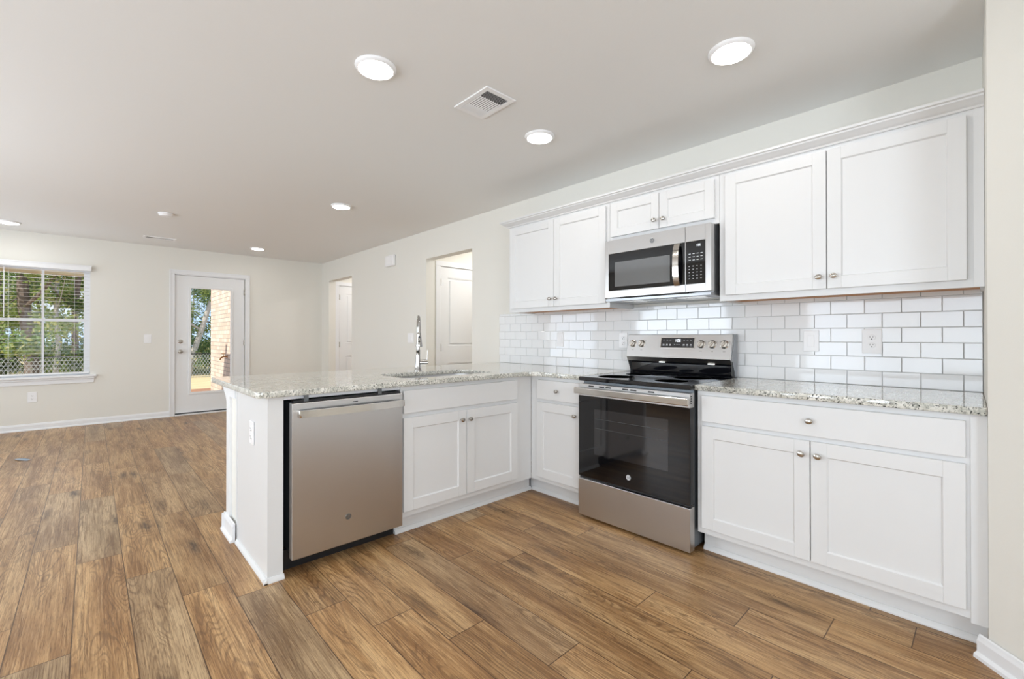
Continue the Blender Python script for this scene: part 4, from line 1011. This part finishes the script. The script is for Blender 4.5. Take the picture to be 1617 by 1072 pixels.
MB().lathe([(0.03, 0), (0.03, 0.006), (0.012, 0.01), (0.012, 0.07), (0, 0.075)], (0, 0, 0), '-y', 14).tube([(0, -0.06, 0), (0, -0.10, -0.02), (0, -0.115, -0.06)], 0.012, 10).build('spout', 'brass', sp)
MB().lathe([(0.006, 0), (0.006, 0.04), (0.04, 0.042), (0.04, 0.052), (0, 0.054)], (0, -0.06, 0.01), 'z', 12).build('hand_wheel', 'brass', sp)
fe = empty('chain_link_fence', (-23.4, 0, -0.60), 0, 'black chain link fence across the yard in front of the trees', 'fence')
b = MB(); Hh = 1.02; y = -12.0
while y < 9:
    b.tube([(0, y, 0), (0, y + Hh * 0.55, Hh)], 0.007, 3); b.tube([(0.01, y + Hh * 0.55, 0), (0.01, y, Hh)], 0.007, 3); y += 0.11
b.build('wire_mesh', 'galvanised_wire', fe, False)
MB().tube([(0, -12, Hh), (0, 9.7, Hh)], 0.02, 8).build('top_rail', 'fence_wire', fe)
for i in range(9): MB().lathe([(0.03, -0.05), (0.03, Hh + 0.03), (0, Hh + 0.06)], (0, -12 + 2.7 * i + 1.0, 0), 'z', 8).build('post', 'fence_wire', fe)

rt = random.Random(21)
def foliage_mesh(name, n__, spread, h0, h1, size, seedv, mts):
    q = random.Random(seedv); me = bpy.data.meshes.new(name)
    cl = [(Vector((q.gauss(0, spread * 0.5), q.gauss(0, spread * 0.5), q.uniform(h0, h1))), q.uniform(0.35, 1.0)) for _ in range(26)]
    vs = []; fs = []; mi = []
    for i in range(n__):
        c_, r_ = q.choice(cl)
        p = c_ + Vector((q.gauss(0, r_ * 0.5), q.gauss(0, r_ * 0.5), q.gauss(0, r_ * 0.35)))
        a = Vector((q.gauss(0, 1), q.gauss(0, 1), q.gauss(0, 1))).normalized(); b_ = a.orthogonal().normalized(); s = size * q.uniform(0.5, 1.3)
        a, b_ = a * s, b_ * s * 0.5; k = len(vs)
        vs += [p - a, p - b_, p + a, p + b_]; fs.append((k, k + 1, k + 2, k + 3)); mi.append(q.randrange(len(mts)) if q.random() < 0.5 else 0)
    me.from_pydata(vs, [], fs); me.update()
    for m_ in mts: me.materials.append(M[m_])
    me.polygons.foreach_set('material_index', mi)
    return me
def trunk_mesh(name, H, r0, lean_, seedv, branches, mt='bark'):
    q = random.Random(seedv); b = MB(); pts = []; x = y = 0
    for i in range(8):
        t_ = i / 7; pts.append(Vector((lean_[0] * t_ + q.gauss(0, 0.05) * (i > 0), lean_[1] * t_ + q.gauss(0, 0.05) * (i > 0), H * t_)))
    b.tube(pts, [r0 * (1 - 0.7 * i / 7) for i in range(8)], 9)
    for k in range(branches):
        i = q.randrange(2, 7); p = pts[i]; a = q.uniform(0, 6.28); Lb = q.uniform(0.8, 2.0)
        d_ = Vector((math.cos(a), math.sin(a), q.uniform(0.2, 0.9)))
        b.tube([p, p + d_ * Lb * 0.5, p + d_ * Lb + Vector((0, 0, 0.3))], [r0 * 0.3, r0 * 0.2, r0 * 0.07], 6)
    o = b.build(name, mt); me = o.data; bpy.data.objects.remove(o); return me
LF = [foliage_mesh('foliage', 8500, 2.3, 0.5, 9.0, 0.085, 1, ['leaf_a', 'leaf_c', 'leaf_b']), foliage_mesh('foliage', 7500, 2.2, 1.0, 8.5, 0.09, 2, ['leaf_b', 'leaf_d', 'leaf_a']), foliage_mesh('foliage', 7000, 1.9, 2.0, 10.0, 0.08, 3, ['leaf_c', 'leaf_a', 'leaf_b'])]
LB = foliage_mesh('foliage', 6000, 1.5, 0.1, 1.7, 0.065, 4, ['leaf_a', 'leaf_d', 'leaf_c'])
TM = [trunk_mesh('trunk', 9, 0.13, (0.3, 0.2), 5, 7), trunk_mesh('trunk', 10, 0.11, (-0.4, 0.5), 6, 6), trunk_mesh('trunk', 9.5, 0.09, (0.2, -0.4), 7, 8, 'pale_bark')]
def put_tree(name, loc, tm, lf, rz, sc, label, cat, group=None):
    o = empty(name, loc, rz, label, cat, group)
    if tm: t_ = bpy.data.objects.new('trunk', tm); COL.objects.link(t_); t_.parent = o; t_.scale = (sc, sc, sc)
    if lf: f_ = bpy.data.objects.new('foliage', lf); COL.objects.link(f_); f_.parent = o; f_.scale = (sc, sc, sc)
    return o
put_tree('tree', (-24.6, -4.60, -0.6), trunk_mesh('trunk', 10, 0.22, (0.0, -0.9), 31, 6), LF[0], 0, 1.0, 'tree with the thick dark trunk seen in the left half of the window', 'tree')
put_tree('tree', (-24.6, -4.04, -0.6), trunk_mesh('trunk', 10, 0.10, (0.0, 0.1), 32, 7, 'pale_bark'), LF[1], 0, 0.95, 'tree with the slender pale trunk seen in the right half of the window', 'tree')
put_tree('tree', (-24.6, -3.48, -0.6), trunk_mesh('trunk', 10, 0.12, (0.1, 0.3), 33, 12), None, 0, 1.0, 'bare dark branching tree at the right edge of the window', 'tree')
put_tree('tree', (-24.6, 0.15, -0.6), trunk_mesh('trunk', 8, 0.15, (0.2, 2.0), 34, 5, 'pale_bark'), LF[2], 0, 0.9, 'leaning grey tree seen through the exterior door', 'tree')
for i in range(32):
    x = -28 - (i % 4) * 3.0 - rt.uniform(0, 1.2); y = -17.0 + (i // 4) * 3.8 + rt.uniform(-1.2, 1.2)
    put_tree('tree', (x, y, -0.6), TM[i % 3], LF[(i * 7) % 3], rt.uniform(0, 360), rt.uniform(0.7, 1.0), 'leafy woodland tree in the background behind the fence', 'tree', 'woodland trees behind the fence')
for i in range(19):
    x = -25.8 - (i % 3) * 1.6; y = -16 + i * 1.45
    put_tree('shrub', (x, y, -0.6), None, LB, rt.uniform(0, 360), rt.uniform(0.7, 1.15), 'leafy undergrowth shrub right behind the chain link fence', 'shrub', 'undergrowth behind the fence')
# unseen slab added above the rear windows to block direct sun on the floor
tag(MB().box(XF - 0.2, XE + 0.6, YB - 4.2, YB - T - 0.001, 2.42, 2.55).build('trim_6', 'soffit', smooth=False), 'porch roof outside the rear windows', kind='structure')
